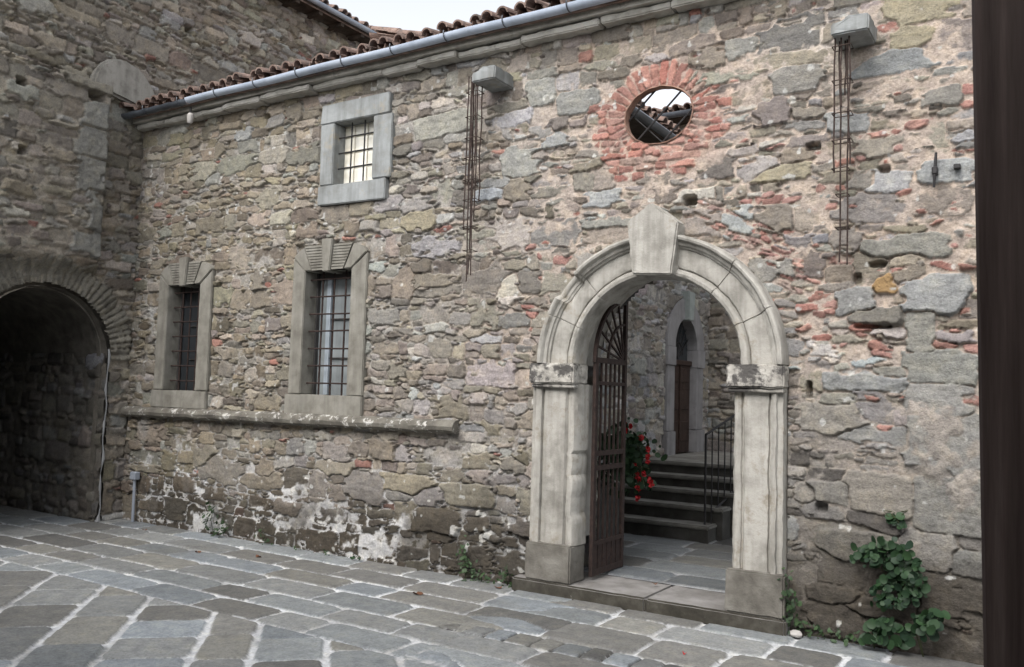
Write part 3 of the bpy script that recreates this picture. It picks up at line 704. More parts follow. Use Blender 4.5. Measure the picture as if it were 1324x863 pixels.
def tall_window(W, label, sill_h, pane_m, nv, nh, blue):
    x0, x1, z0, z1 = W['x0'], W['x1'], W['z0'], W['z1']; xm = (x0+x1)/2; wl, wr = .175, .205
    hz = .26
    jambs = [[(x0-wl, z0+.002), (x0, z0+.002), (x0, z1), (x0-wl+.002, z1+.14)], [(x1, z0+.002), (x1+wr, z0+.002), (x1+wr-.002, z1+.15), (x1, z1)]]
    win = pieces('window', jambs, -.025, .36, M_WINST, house)
    tag(win, label)
    pieces('sill', [rect(x0-wl-.02, x1+wr+.01, z0-sill_h, z0-.002)], -.04, .36, M_WINST, win)
    # flat arch: two splayed outer stones, two tooled voussoirs and a plain keystone
    kx = .048; t0, t1 = .075, .11
    outer = [[(x0+.003, z1+.003), (x0+.10, z1+.003), (x0-.02, z1+hz*.97), (x0-wl+.07, z1+.205), (x0-wl+.01, z1+.15)],
             [(x1-.003, z1+.003), (x1+wr-.01, z1+.16), (x1+wr-.07, z1+.215), (x1+.02, z1+hz*.97), (x1-.10, z1+.003)]]
    for o_ in outer: pieces('head_stone', [o_], -.028, .36, M_WINST, win)
    bm = BM()
    for s in (-1, 1):
        n = 9
        for k in range(n):       # tooled ribs across the voussoir
            f0, f1 = k/n, (k+.72)/n
            def pt(f, side):
                bx = xm+s*(kx+.005); tx = xm+s*(t0+.005)
                ox = (x1-.105) if s > 0 else (x0+.105); oxt = (x1+.015) if s > 0 else (x0-.015)
                a = (bx+(tx-bx)*f, z1+.003+hz*f); b = (ox+(oxt-ox)*f, z1+.003+hz*f)
                return a if side == 0 else b
            q = [pt(f0, 0), pt(f0, 1), pt(f1, 1), pt(f1, 0)]
            if s < 0: q = q[::-1]
            prism(bm, q, -.034, .05, 0)
        q = [pt(0, 0), pt(0, 1), pt(.98, 1), pt(.98, 0)]
        if s < 0: q = q[::-1]
        prism(bm, q, -.020, .355, 0)
    obj('tooled_voussoir', bm, M_WINST, win)
    pieces('keystone', [[(xm-kx, z1-.018), (xm+kx, z1-.018), (xm+t0, z1+hz+.05), (xm-t0, z1+hz+.05)]], -.058, .36, M_WINST, win)
    bm = BM()
    for k in range(1, nv+1):
        x = x0+(x1-x0)*k/(nv+1); tube(bm, [(x, .08, z0-.01), (x+random.gauss(0, .002), .08, z1+.01)], .0095, 6)
    for k in range(1, nh+1):
        z = z0+(z1-z0)*(k-.35)/(nh+.1); tube(bm, [(x0-.02, .068, z), (x1+.02, .068, z+random.gauss(0, .003))], .0085, 6)
    obj('grille', bm, M_IRON, win)
    bm = BM(); box(bm, (xm, .20, (z0+z1)/2), (x1-x0+.04, .02, z1-z0+.04)); obj('pane', bm, pane_m, win)
    bm = BM()
    for x, wd in blue: box(bm, (x0+(x1-x0)*x, .17, (z0+z1)/2), (wd, .03, z1-z0), bev=.004)
    obj('sash', bm, M_SASH, win)
    bm = BM()
    box(bm, (x0+.01, .165, (z0+z1)/2), (.02, .045, z1-z0), bev=.004)
    box(bm, (xm, .166, z1-.03), (x1-x0-.09, .04, .055), bev=.004)
    for f in (.3, .62): box(bm, (xm+.06, .178, z0+(z1-z0)*f), (x1-x0-.2, .02, .010))
    obj('sash_frame', bm, M_DSASH, win)
tall_window(W2, 'tall barred window with pale curtain, right of the two lower ones', .22, M_PANE_BLUE, 3, 7, [(.27, .055)])
tall_window(W3, 'tall barred window with dark glass, nearest the tower', .20, M_PANE_DARK, 3, 7, [(.60, .06), (.86, .03)])

# --- oval window reveal and lattice
bm = BM(); K = 64; rings = []
for (y, f) in ((-.004, 1.0), (-.008, .965), (.03, .95), (.07, .955), (.09, .99), (.30, 1.32), (.63, 1.62)):
    ring = []
    dx_, dz_ = (-.16*max(0, y-.09)/.54, .13*max(0, y-.09)/.54)
    for k in range(K):
        th = 2*math.pi*k/K; nz = 1+.03*mnoise.noise(Vector((math.cos(th)*5, math.sin(th)*5, y*9)))
        ring.append(bm.verts.new((OX+dx_+(OA+.004)*f*nz*math.cos(th), y, OZ+dz_+(OB+.004)*f*nz*math.sin(th))))
    rings.append(ring)
for a, b in zip(rings[:-1], rings[1:]):
    for k in range(K): bm.faces.new((a[k], a[(k+1) % K], b[(k+1) % K], b[k]))
ov = tag(obj('oval_window', bm, M_BRICKT, house, True), 'open oval window ringed with red brick')
bm = BM()
for (o, s) in ((-.16, 1), (.02, 1), (.20, 1), (-.14, -1)):
    # bars laid diagonally across the ellipse
    d = Vector((.72, 0, .69*s)).normalized(); nrm = Vector((-d.z, 0, d.x)); c = Vector((OX, .06, OZ))+nrm*o
    A = (d.x/OA)**2+(d.z/OB)**2; B = 2*((c.x-OX)*d.x/OA**2+(c.z-OZ)*d.z/OB**2); Cc = ((c.x-OX)/OA)**2+((c.z-OZ)/OB)**2-1
    D = math.sqrt(max(0, B*B-4*A*Cc)); t0, t1 = (-B-D)/2/A, (-B+D)/2/A
    off = Vector((0, .02 if s < 0 else 0, 0)); tube(bm, [c+d*t0+off, c+d*t1+off], .008 if s > 0 else .005, 6)
obj('lattice', bm, M_DIRON, ov)

# --- corbels
for (x, z, lab) in ((-4.10, 4.33, 'projecting stone corbel with broken end, left of the oval window'), (-1.125, 4.14, 'projecting stone corbel with broken end, right of the oval window')):
    bm = BM()
    prism(bm, [(-.14, 0), (.10, .0), (.105, .115), (-.04, .125), (-.06, .095), (-.14, .085)], -.30, .1, .01)
    for v_ in bm.verts: v_.co.x += x; v_.co.z += z-.06
    rough(bm, .007, .06, x, .05)
    tag(obj('corbel', bm, M_SERENA, house), lab)

# --- stone gate surround
def sweep(bm, prof, amp, seed, breaks=()):
    "profile (r, y) carried up the left leg, round the arch, and down"
    K = 110; rings = []
    JT = [24, 49, 131, 156]
    ths = sorted([180*(1-i/K) for i in range(K+1)]+[a_+d_ for a_ in JT for d_ in (-.32, -.12, .12, .32)], reverse=True)
    for thd in ths:
        th = math.radians(thd); ring = []; jd = .010 if any(abs(thd-a_) < .2 for a_ in JT) else 0
        for (r, y) in prof:
            p = Vector((GX+r*math.cos(th), y, GZ+r*math.sin(th)))
            n = mnoise.noise(p*9+Vector((seed, 0, 0)))*amp+mnoise.noise(p*28)*amp*.6
            bw = 0
            for (b0, b1, dep) in breaks:
                dg = math.degrees(th)
                if b0 < dg < b1 and r > .90: bw = dep*min(1, min(dg-b0, b1-dg)/1.2)
            y2 = y*(1-bw) if y < -.03 else y
            ring.append(bm.verts.new((p.x+n*math.cos(th), y2+(n+jd if y < .05 else 0), p.z+n*math.sin(th))))
        rings.append(ring)
    for a, b in zip(rings[:-1], rings[1:]):
        for k in range(len(prof)-1): bm.faces.new((a[k], a[k+1], b[k+1], b[k]))
    bm.faces.new(rings[0]); bm.faces.new(rings[-1][::-1])
aprof = [(.615, .13), (.615, .10), (.615, .04), (.618, -.02), (.626, -.055), (.645, -.078), (.672, -.084), (.698, -.076), (.714, -.055), (.718, -.034), (.724, -.034), (.728, -.052), (.74, -.058), (.80, -.060), (.86, -.060), (.912, -.060), (.918, -.078), (.93, -.082), (.938, -.084), (.942, -.100), (.958, -.106), (.972, -.110), (.980, -.128), (.992, -.142), (1.012, -.147), (1.030, -.140), (1.038, -.118), (1.042, -.09), (1.046, -.02), (1.046, .04)]
aprof = [(.80, .62), (.80, .138), (.79, .135)]+[(.672+(r-.615)*.77, y) for (r, y) in aprof]
bm = BM(); sweep(bm, aprof, .005, 3, breaks=((133, 147, .45),))
arch = tag(obj('gate_arch', bm, M_GATE, house, True), 'moulded pale stone arch over the gate')
# keystone with pointed top
bm = BM()
kp = [(-2.755, 2.545), (-2.435, 2.525), (-2.385, 2.925), (-2.61, 3.095), (-2.81, 2.955)]
prism(bm, kp, -.17, .05, .012)
rough(bm, .008, .09, 4.2, .045)
obj('keystone', bm, M_GATE, arch)
# capitals, pilasters, plinths
for s in (-1, 1):
    xc = GX+(-.862 if s < 0 else .80)
    bm = BM(); box(bm, (xc, .0, 1.775), (.412, .27, .165), bev=.012, seg=2)
    rough(bm, .008, .07, 2+s, .03)
    box(bm, (xc-s*.003, .01, 1.675), (.395, .24, .03), bev=.008)
    cap = tag(obj('capital', bm, M_CAP, arch), 'black stained block capital on the %s gate pilaster' % ('left' if s < 0 else 'right'))
    pl = BM()
    # plan profile of the pilaster, from the reveal outwards: jamb, roll, recessed panel, outer fillets
    pp = [(.795, .62), (.795, .145), (.785, .14), (.625, .14), (.625, .03), (.635, -.03), (.655, -.055), (.68, -.060), (.702, -.05), (.710, -.035), (.72, -.035), (.735, -.062), (.80, -.064), (.86, -.065), (.925, -.064), (.932, -.045), (.945, -.045), (.95, -.075), (.965, -.085), (.995, -.09), (1.0, -.065), (1.04, -.06), (1.05, -.02), (1.05, .05)]
    pp = [((r+.022 if s < 0 else .615+(r-.625)*.89), y) for (r, y) in pp]
    rings = []
    for z in np.arange(.405, 1.70, .028):
        ring = []
        for (r, y) in pp:
            p = Vector((r*s*3, y*9, z*4))
            n = mnoise.noise(p*1.7+Vector((s*7, 0, 0)))*.006+mnoise.noise(Vector((r*30*s, y*30, z*26)))*.004
            bite = 0
            if s < 0 and r < .73:      # the left jamb edge is broken away low down
                bite = (.018*max(0, mnoise.noise(Vector((3.1, z*6.5, 1.2)))+.4)+.020*max(0, mnoise.noise(Vector((9.1, z*17, 1.2)))))*(1 if .62 < z < 1.15 else .15)
            ring.append(pl.verts.new((GX+s*(r+n+bite), y+(n if y < .1 else 0), z)))
        rings.append(ring)
    for a, b in zip(rings[:-1], rings[1:]):
        for k in range(len(pp)-1): pl.faces.new((a[k], a[k+1], b[k+1], b[k]))
    tag(obj('pilaster', pl, M_GATE, arch, True), 'moulded stone pilaster on the %s of the gate%s' % (('left', ', edge broken') if s < 0 else ('right', '')))
    bm = BM(); box(bm, (GX+(-.862 if s < 0 else .805), .015, .258), (.415, .26, .298), bev=.012, seg=2); rough(bm, .006, .1, 7+s, .045)
    tag(obj('plinth', bm, M_PLINTH, arch), 'damp stone plinth under the %s gate pilaster' % ('left' if s < 0 else 'right'))
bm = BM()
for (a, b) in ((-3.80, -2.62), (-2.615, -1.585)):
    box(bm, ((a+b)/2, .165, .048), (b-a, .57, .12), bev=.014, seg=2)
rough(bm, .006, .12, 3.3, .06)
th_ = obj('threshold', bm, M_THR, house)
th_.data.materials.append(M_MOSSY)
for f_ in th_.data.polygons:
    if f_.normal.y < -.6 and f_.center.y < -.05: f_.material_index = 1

# ================================================================== TOWER at the left, perpendicular to the facade
tw = Sheet((XL, 0, 0), (0, 1, 0), (0, 0, 1), -3.4, 3.80, -.06, 7.08, .015)
tw.courses(ch=.10, sd=.42, wr=(1.1, 3.0), split=.33, big=.06); tw.chips(3000)
AY, AZ, AR, AR2 = -1.046, 1.874, .775, 1.075
n = 44
for k in range(n):
    th = R(-1+182*(k+.5)/n)
    L = (AR2-AR)/2*rng.uniform(.86, 1.08)
    tw.add(AY+(AR+.012+L)*math.cos(th), AZ+(AR+.012+L)*math.sin(th), L, .029*rng.uniform(.9, 1.15), th, 5, np.array((.225, .212, .18))*rng.uniform(.7, 1.15), rng.normal(.012, .006))
tw.clear.append(lambda u, v: (np.hypot(u-AY, v-AZ) < AR2+.02) & (v > AZ-.1))
QY = -.55
for k, (z, hgt, wd) in enumerate([(4.62, .15, .17), (4.28, .16, .19), (3.93, .17, .16), (3.52, .23, .10), (3.15, .12, .16)]):
    tw.add(QY-wd, z, wd, hgt, 0, 8, np.array((.21, .21, .195))*rng.uniform(.9, 1.1), .012)
tw.add(-.78, 4.95, .34, .075, -.06, 6, np.array((.22, .205, .17)), .03)
def tw_col(u, v, n):
    c = pick(n, [2.4, 2.0, 2.0, 1.4, 1.0, .5, 2.4, 1.0])*np.array([1.03, 1.0, .95])*.97
    top = sstep(5.0, 6.5, v)*sstep(0, 2.0, u)
    return c*(1+.25*top[:, None])
def tw_mort(u, v):
    filled = sstep(-.6, -.75, u)*sstep(5.2, 4.6, v)
    return -.048+.024*filled+.012*sstep(0, .5, fbm(u, v, .9, 3, 101))+.012*sstep(1.5, 3, u)
def tw_mcol(u, v):
    c = mixc((.32, .29, .245), (.42, .36, .29), sstep(1.5, 3, u)*sstep(5, 6.3, v))
    return c
tw.solve(tw_col, tw_mort, tw_mcol, depth=.075, face=.013, tilt=.03, edge=.013, round_=.002, crease=.014,
         brickp=lambda u, v: .012+.35*np.exp(-(((u-2.4)/.25)**2+((v-6.55)/.45)**2))+.3*np.exp(-(((u-3.0)/.18)**2+((v-6.4)/.35)**2)))
u, v = tw.gu, tw.gv
edge_q = QY+.015*fbm(u, v, .3, 2, 110)
tw.H += .17*sstep(.012, -.012, u-edge_q)*sstep(5.02, 4.98, v+.0*u)*sstep(2.75, 3.0, v)
for (y, z, a, b, d) in [(-.72, 4.82, .09, .05, .2), (-1.55, 4.72, .06, .045, .2), (.55, 6.12, .06, .05, .15), (-.0, 6.55, .1, .06, .12), (1.6, 6.2, .08, .06, .1), (-1.5, 4.0, .05, .04, .12)]:
    q = ((u-y)/a)**4+((v-z)/b)**4+.5*fbm(u, v, .06, 3, 111); tw.H -= d*sstep(1.4, .6, q)
dk = sstep(.0, .5, fbm(u, v, 1.2, 4, 112))[..., None]*.3
tw.C = tw.C*(1-dk)+np.array([.12, .11, .095])*dk
tower = empty('stone_tower_house', (-10.5, 0, 0), 'taller rough stone house at the left with a dark arched passage through it', 'house')
def twh(cu, cv): return (np.hypot(cu-AY, cv-AZ) < AR+.015) & (cv > AZ) | (np.abs(cu-AY) < AR+.015) & (cv <= AZ)
tw.build('tower_wall', M_RUB, tower, twh)
# passage side walls, vault and end
PY0, PY1 = AY-AR, AY+AR
for (yy, U_, u0, u1) in ((PY1, (1, 0, 0), -13.6, XL+.015), ):
    ps = Sheet((0, yy-.035, 0), U_, (0, 0, 1), u0, u1, -.05, AZ+.06, .02)
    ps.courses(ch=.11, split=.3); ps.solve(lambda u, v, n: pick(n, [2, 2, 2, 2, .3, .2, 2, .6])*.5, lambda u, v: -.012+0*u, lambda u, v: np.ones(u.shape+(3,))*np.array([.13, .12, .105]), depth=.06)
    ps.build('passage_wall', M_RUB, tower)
M_VAULT = weathered("dark_vault_stone", (.11, .10, .085), (.06, .055, .048), (.17, .155, .13), scale=6, bump=.6)  # dark, even stone tone for vault, passage end and arch core
bm = BM(); K = 24; rings = []
for x in np.linspace(XL-.005, -13.6, 40):
    rings.append([bm.verts.new((x, AY+(AR-.03)*math.cos(math.pi*k/K), AZ+(AR-.03)*math.sin(math.pi*k/K))) for k in range(K+1)])
for a, b in zip(rings[:-1], rings[1:]):
    for k in range(K): bm.faces.new((a[k], a[k+1], b[k+1], b[k]))
rough(bm, .02, .2, 5)
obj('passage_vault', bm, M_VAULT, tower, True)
bm = BM()
prism(bm, [(PY0, -.02), (PY1, -.02), (PY1, AZ+AR+.1), (PY0, AZ+AR+.1)], -13.7, -13.6, 0, 'x')
box(bm, ((XL-13.6)/2, PY0-.05, 1), (-XL*0+4.3-.06, .1, 2.1))
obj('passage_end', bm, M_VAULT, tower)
bm = BM(); box(bm, (-13.62+.06, -.75, 1.0), (.08, .75, 2.0), bev=.01); obj('passage_door', bm, M_BOARD, tower)
bm = BM(); P_ = []
for k in range(-1, 30):
    th = math.pi*min(max(k, 0), 28)/28; z_ = -.04 if k in (-1, 29) else None
    P_.append([bm.verts.new((x_, AY+r_*math.cos(th), z_ if z_ is not None else AZ+r_*math.sin(th))) for (r_, x_) in ((AR-.045, XL-.10), (AR+.45, XL-.10), (AR+.45, XL-.17), (AR-.045, XL-.17))])
for a, b in zip(P_[:-1], P_[1:]):
    for k in range(4): bm.faces.new((a[k], a[(k+1) % 4], b[(k+1) % 4], b[k]))
bm.faces.new(P_[0]); bm.faces.new(P_[-1][::-1])
obj('passage_arch_core', bm, M_VAULT, tower)
# dressed jamb edge with pale mortar run
bm = BM(); pts = []
for k in range(26):
    z = 1.98-k*.079
    pts.append((XL+.016+.008*math.sin(k*1.7), PY1-.015+.010*math.sin(k*.9), max(z, .005)))
tube(bm, pts, [.010+.005*math.sin(k*1.3) for k in range(25)]+[.035], 7); rough(bm, .006, .05, 1)
tag(obj('mortar_run', bm, plain('pale_mortar', (.28, .285, .29), .9), tower, True), 'pale vertical mortar strip down the passage jamb')
# half-round dressed hood stone high on the tower
bm = BM(); poly = [(-.30+.44*math.cos(math.pi*k/18), 4.90+.48*math.sin(math.pi*k/18)) for k in range(19)]
poly = [(y+.02, z-.16*(y+.3)) for (y, z) in poly]
prism(bm, poly, XL-.05, XL+.085, .03, 'x'); rough(bm, .012, .12, 8, .06)
tag(obj('hood_stone', bm, weathered('stained_hood_stone', (.27, .26, .235), (.14, .13, .115), (.36, .35, .325), scale=5, bump=.5, streak=.3, stains=(5, .52, .68, (.17, .155, .135))), tower, True), 'pale half-round hood stone high on the wall beside the gutter end')
# tower eave
bm = BM(); box(bm, (XL+.10, .2, 7.13), (.38, 7.5, .04)); 
for y in np.arange(-3.3, 3.9, .45): box(bm, (XL+.10, y, 7.08), (.34, .07, .07))
obj('eave', bm, M_BOARD, tower)
bm = BM(); gutter(bm, (XL+.32, 3.98, 7.18), (XL+.32, -3.5, 7.18), .05); obj('gutter', bm, M_ZINC, tower, True)
bm = BM(); tiles(bm, (XL+.31, -3.5, 7.20), (0, 1, 0), (-math.cos(R(18)), 0, math.sin(R(18))), 45, 3, .165)
obj('tiled_roof', bm, M_TILE, tower)
bm = BM(); prism(bm, [(XL-.01, -.05), (XL-.9, -.05), (XL-.9, 7.1), (XL-.01, 7.1)], 3.78, 3.6, 0); obj('gable_wall', bm, M_CORN, tower)

# ================================================================== INNER COURT (seen through the gate and the oval)
XI = -4.35
inner = empty('inner_house', (-4.6, 4, 0), 'stone house wall with arched brown door seen through the gate', 'house')
iw = Sheet((XI, 0, 0), (0, 1, 0), (0, 0, 1), .6, 6.12, .05, 4.72, .014)
iw.courses(ch=.105, sd=.4, wr=(1.3, 3.2), split=.35, big=.05); iw.chips(2500)
DY, DZ0, DZ1, DR = 5.12, .87, 2.30, .41
iw.solve(lambda u, v, n: pick(n, [2, 1.2, 2.6, 1, 1.6, 1.4, 1.6, .5]), lambda u, v: -.025+.012*fbm(u, v, .6, 3, 120), lambda u, v: np.ones(u.shape+(3,))*np.array([.36, .345, .32]), depth=.05, edge=.012, round_=.001, crease=.012)
u, v = iw.gu, iw.gv
fl = (np.abs(u-DY) < DR+.26) & (v < DZ1) | (np.hypot(u-DY, v-DZ1) < DR+.28)
iw.H = np.where(fl, -.03, iw.H)
iw.build('inner_wall', M_RUB, inner, lambda cu, cv: (np.abs(cu-DY) < DR+.04) & (cv < DZ1) | (np.hypot(cu-DY, cv-DZ1) < DR+.04))
bm = BM(); K = 24
def ring_prism(bm, c, z, r0, r1, a0, a1, x0, x1, K=24):
    P = []
    for k in range(K+1):
        th = a0+(a1-a0)*k/K
        P.append([bm.verts.new((x, c+r*math.cos(th), z+r*math.sin(th))) for (r, x) in ((r0, x1), (r1, x1), (r1, x0), (r0, x0))])
    for a, b in zip(P[:-1], P[1:]):
        for k in range(4): bm.faces.new((a[k], a[(k+1) % 4], b[(k+1) % 4], b[k]))
    bm.faces.new(P[0]); bm.faces.new(P[-1][::-1])
ring_prism(bm, DY, DZ1, DR, DR+.28, 0, math.pi, XI-.35, XI+.03)
for s in (-1, 1):
    prism(bm, rect(*sorted((DY+s*DR, DY+s*(DR+.27))), DZ0+.30, DZ1-.26), XI+.025, XI-.35, .006, 'x')
    prism(bm, rect(*sorted((DY+s*DR, DY+s*(DR+.30))), DZ1-.256, DZ1-.004), XI+.045, XI-.35, .006, 'x')
    prism(bm, rect(*sorted((DY+s*(DR-.0), DY+s*(DR+.30))), DZ0-.02, DZ0+.296), XI+.05, XI-.35, .006, 'x')
dw = tag(obj('doorway', bm, M_DOORST, inner), 'violet grey stone surround of the arched door')
bm = BM(); prism(bm, [(DY-.07, DZ1+.38), (DY+.07, DZ1+.38), (DY+.13, DZ1+.78), (DY-.13, DZ1+.78)], XI+.10, XI-.1, .01, 'x')
obj('keystone', bm, weathered('greenish_grey_stone', (.27, .30, .29), (.2, .22, .21), (.33, .36, .35), scale=5), dw)
bm = BM(); box(bm, (XI-.10, DY, (DZ0+DZ1)/2-.1), (.05, 2*DR+.02, DZ1-DZ0-.18))
for z in (DZ0+.28, DZ0+.72, DZ0+1.06):
    for s in (-1, 1): box(bm, (XI-.072, DY+s*.20, z), (.02, .30, .28 if z < 1.9 else .2), bev=.008)
box(bm, (XI-.065, DY, DZ0+.62), (.03, .02, 1.2))
box(bm, (XI-.09, DY, DZ1-.20), (.09, 2*DR+.02, .07), bev=.01)
dr_ = obj('door', bm, M_DOOR, dw)
bm = BM(); box(bm, (XI-.13, DY, DZ1+.10), (.02, 2*DR+.1, .86))
obj('fanlight', bm, M_PANE_DARK, dw)
bm = BM()
for k in range(1, 8):
    th = math.pi*k/8; tube(bm, [(XI-.10, DY, DZ1-.14), (XI-.10, DY+(DR+.02)*math.cos(th), DZ1+(DR)*math.sin(th))], .008, 5)
tube(bm, [(XI-.095, DY+.18*math.cos(math.pi*k/12), DZ1-.1+.18*math.sin(math.pi*k/12)) for k in range(13)], .008, 5)
obj('fanlight_grille', bm, M_DIRON, dw)
# roof and gutter over this wall
bm = BM(); tiles(bm, (XI+.38, 1.1, 4.89), (0, 1, 0), (-math.cos(R(17)), 0, math.sin(R(17))), 26, 8, .18); obj('tiled_roof', bm, M_TILE, inner)
bm = BM(); gutter(bm, (XI+.40, 5.85, 4.80), (XI+.40, .75, 4.78), .062); tube(bm, [(XI+.40, .78, 4.775), (XI+.40, 5.8, 4.795)], .054, 12); obj('gutter', bm, M_DZINC, inner, True)
bm = BM(); box(bm, (XI+.18, 3.4, 4.735), (.4, 5.0, .04)); obj('eave_board', bm, M_BOARD, inner)
# rear house
rear = empty('rear_house', (-3, 6.4, 0), 'brownish stone house closing the inner court, beyond the brown door', 'house')
YE = 6.10
ew = Sheet((0, YE, 0), (1, 0, 0), (0, 0, 1), -5.6, .5, .05, 5.85, .018)
ew.courses(ch=.095, sd=.35, wr=(1.2, 3.2), split=.3, big=.04)
ew.solve(lambda u, v, n: pick(n, [2, 2, 1.2, 1.6, .6, .3, 2, 1])*.85, lambda u, v: -.028+0*u, lambda u, v: np.ones(u.shape+(3,))*np.array([.28, .25, .21]), depth=.055, edge=.014, round_=.001, crease=.012, brickp=lambda u, v: .02+.5*np.exp(-(((u+4.0)/.25)**2+((v-2.85)/.08)**2)))
ew.build('rear_wall', M_RUB, rear)
bm = BM(); tiles(bm, (-5.7, YE-.32, 5.93), (1, 0, 0), sl_, 36, 4, .18); obj('tiled_roof', bm, M_TILE, rear)
bm = BM(); gutter(bm, (-5.7, YE-.36, 5.88), (.5, YE-.36, 5.88), .07); obj('gutter', bm, M_DZINC, rear, True)
bm = BM(); box(bm, (-2.6, YE-.13, 5.83), (6.2, .36, .04)); obj('eave_board', bm, M_BOARD, rear)

# stairs
stair = empty('staircase', (-3.4, 3.0, .12), 'five dark stone steps rising to the brown door', 'staircase')
zs = [.29, .45, .59, .72, .855]; zp = .115
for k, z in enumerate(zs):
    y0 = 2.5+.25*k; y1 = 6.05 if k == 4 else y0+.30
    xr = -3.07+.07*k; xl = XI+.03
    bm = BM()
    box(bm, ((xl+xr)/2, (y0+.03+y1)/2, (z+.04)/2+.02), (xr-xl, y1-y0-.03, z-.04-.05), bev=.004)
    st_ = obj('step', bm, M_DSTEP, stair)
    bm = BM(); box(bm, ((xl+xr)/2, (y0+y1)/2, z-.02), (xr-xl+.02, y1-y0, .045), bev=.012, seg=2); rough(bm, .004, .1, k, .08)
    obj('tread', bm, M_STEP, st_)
    zp = z
# railing
rail = empty('stair_railing', (-3.05, 2.6, .12), 'thin dark iron railing on the right side of the steps', 'railing')
p0, p1 = Vector((-3.14, 2.62, 1.23)), Vector((-2.77, 4.4, 1.86))
bm = BM(); tube(bm, [p0, p1, p1+Vector((.02, 1.5, .02))], .014, 6); obj('handrail', bm, M_DIRON, rail, True)
for k in range(15):
    f = k/14; p = p0.lerp(p1, f); kk = min(4, int(max(0, (p.y-2.5)/.25)))
    zb = zs[kk]-.03
    bm = BM(); tube(bm, [(p.x, p.y, zb if k else .1), (p.x, p.y, p.z)], .013 if k == 0 else .008, 6); obj('post' if k == 0 else 'baluster', bm, M_DIRON, rail, True)
bm = BM(); tube(bm, [(-3.10, 2.75, .42), (-2.80, 4.2, 1.05)], .012, 6); obj('lower_rail', bm, M_DIRON, rail, True)
# right of the steps: low retaining wall below the railing
rw = Sheet((-2.72, 0, 0), (0, -1, 0), (0, 0, 1), -6.0, -3.2, .1, .8, .03)

# ================================================================== IRON GATE LEAF, standing open into the court
gate = empty('iron_gate', (-3.22, .12, .13), 'rusty iron gate leaf with arched top standing open inside the stone arch', 'gate')
GXL = -3.215; ya, yb = .15, .745
def bar(bm, a, b, s=.016):
    a, b = Vector(a), Vector(b); d = b-a; q = d.to_track_quat('Z', 'Y').to_matrix()
    box(bm, (a+b)/2, (s, s, d.length), rot=q)
bm = BM()
box(bm, (GXL, ya+.022, 1.01), (.03, .045, 1.74)); box(bm, (GXL, yb-.018, 1.30), (.03, .04, 2.33))
for z, h in ((1.90, .045), (1.71, .03), (1.13, .04), (1.01, .04), (.40, .035), (.165, .05)): box(bm, (GXL, (ya+yb)/2, z), (.026, yb-ya-.06, h))
rad = yb-ya-.02
arc = [(GXL, yb-.02-rad*math.sin(math.pi/2*k/20), 1.88+rad*.96*math.cos(math.pi/2*k/20)) for k in range(21)]
for a, b in zip(arc[:-1], arc[1:]): bar(bm, a, b, .03)
obj('frame', bm, M_IRON, gate)
for k in range(1, 6):
    y = ya+.04+(yb-ya-.08)*k/6; bm = BM(); bar(bm, (GXL, y, .15), (GXL, y, 1.9), .016); obj('bar', bm, M_IRON, gate)
for k in range(5):
    y = ya+.04+(yb-ya-.08)*(k+.5)/6+.04; bm = BM(); bar(bm, (GXL, y, .15), (GXL, y, 1.03), .014); obj('dog_bar', bm, M_IRON, gate)
for k in range(1, 6):
    th = math.pi/2*k/6; bm = BM(); bar(bm, (GXL, yb-.03, 1.91), (GXL, yb-.02-rad*math.sin(th), 1.88+rad*.96*math.cos(th)), .015); obj('spoke', bm, M_IRON, gate)
bm = BM(); ar2 = [(GXL, yb-.02-rad*.58*math.sin(math.pi/2*k/14), 1.90+rad*.58*math.cos(math.pi/2*k/14)) for k in range(15)]
for a, b in zip(ar2[:-1], ar2[1:]): bar(bm, a, b, .018)
obj('inner_arc', bm, M_IRON, gate)
bm = BM(); box(bm, (GXL, (ya+yb)/2, .29), (.004, yb-ya-.06, .2)); obj('kick_plate', bm, M_IRON, gate)

# ================================================================== RUSTY RODS below the corbels
def rods(cx, cz, spec, zbot, label):
    t = empty('rod_bundle', (cx, -.22, cz), label, 'iron rods', 'bundles of rusty rods hanging from the corbels')
    for (dx, dy, zb) in spec:
        bm = BM(); pts = []
        for k in range(9):
            f = k/8; z = cz+(zb-cz)*f
            pts.append((cx+dx+.013*mnoise.noise(Vector((dx*40, f*4, 1))), -.20+dy+.012*mnoise.noise(Vector((dx*40, f*4, 5))), z))
        tube(bm, pts, .0062, 5); obj('rod', bm, M_ROD, t)
    zz = cz-.15
    while zz > zbot+.1:
        up = [s_ for s_ in spec if s_[2] < zz]
        if len(up) > 1:
            xs_ = [s_[0] for s_ in up]
            bm = BM(); x0_, x1_ = min(xs_)-.012, max(xs_)+.012
            tube(bm, [(cx+x0_, -.245, zz), (cx+x1_, -.245, zz+.004), (cx+x1_, -.155, zz), (cx+x0_, -.155, zz), (cx+x0_, -.245, zz)], .004, 5); obj('tie', bm, M_ROD, t)
        zz -= random.uniform(.17, .24)
rods(-4.262, 4.36, [(-.055, -.03, 3.0), (-.035, .03, 2.62), (-.015, -.03, 2.55), (.012, .02, 3.1), (.03, -.03, 2.6), (.05, .03, 3.25), (-.045, .0, 3.4), (-.025, .01, 3.55)], 2.55, 'rusty hanging rods below the corbel left of the oval window')
rods(-1.2, 4.17, [(-.055, -.03, 3.15), (-.03, .03, 2.55), (-.012, -.03, 3.6), (.022, .02, 2.53), (.042, -.03, 3.2), (.005, .03, 3.7)], 2.5, 'rusty hanging rods below the corbel right of the oval window')

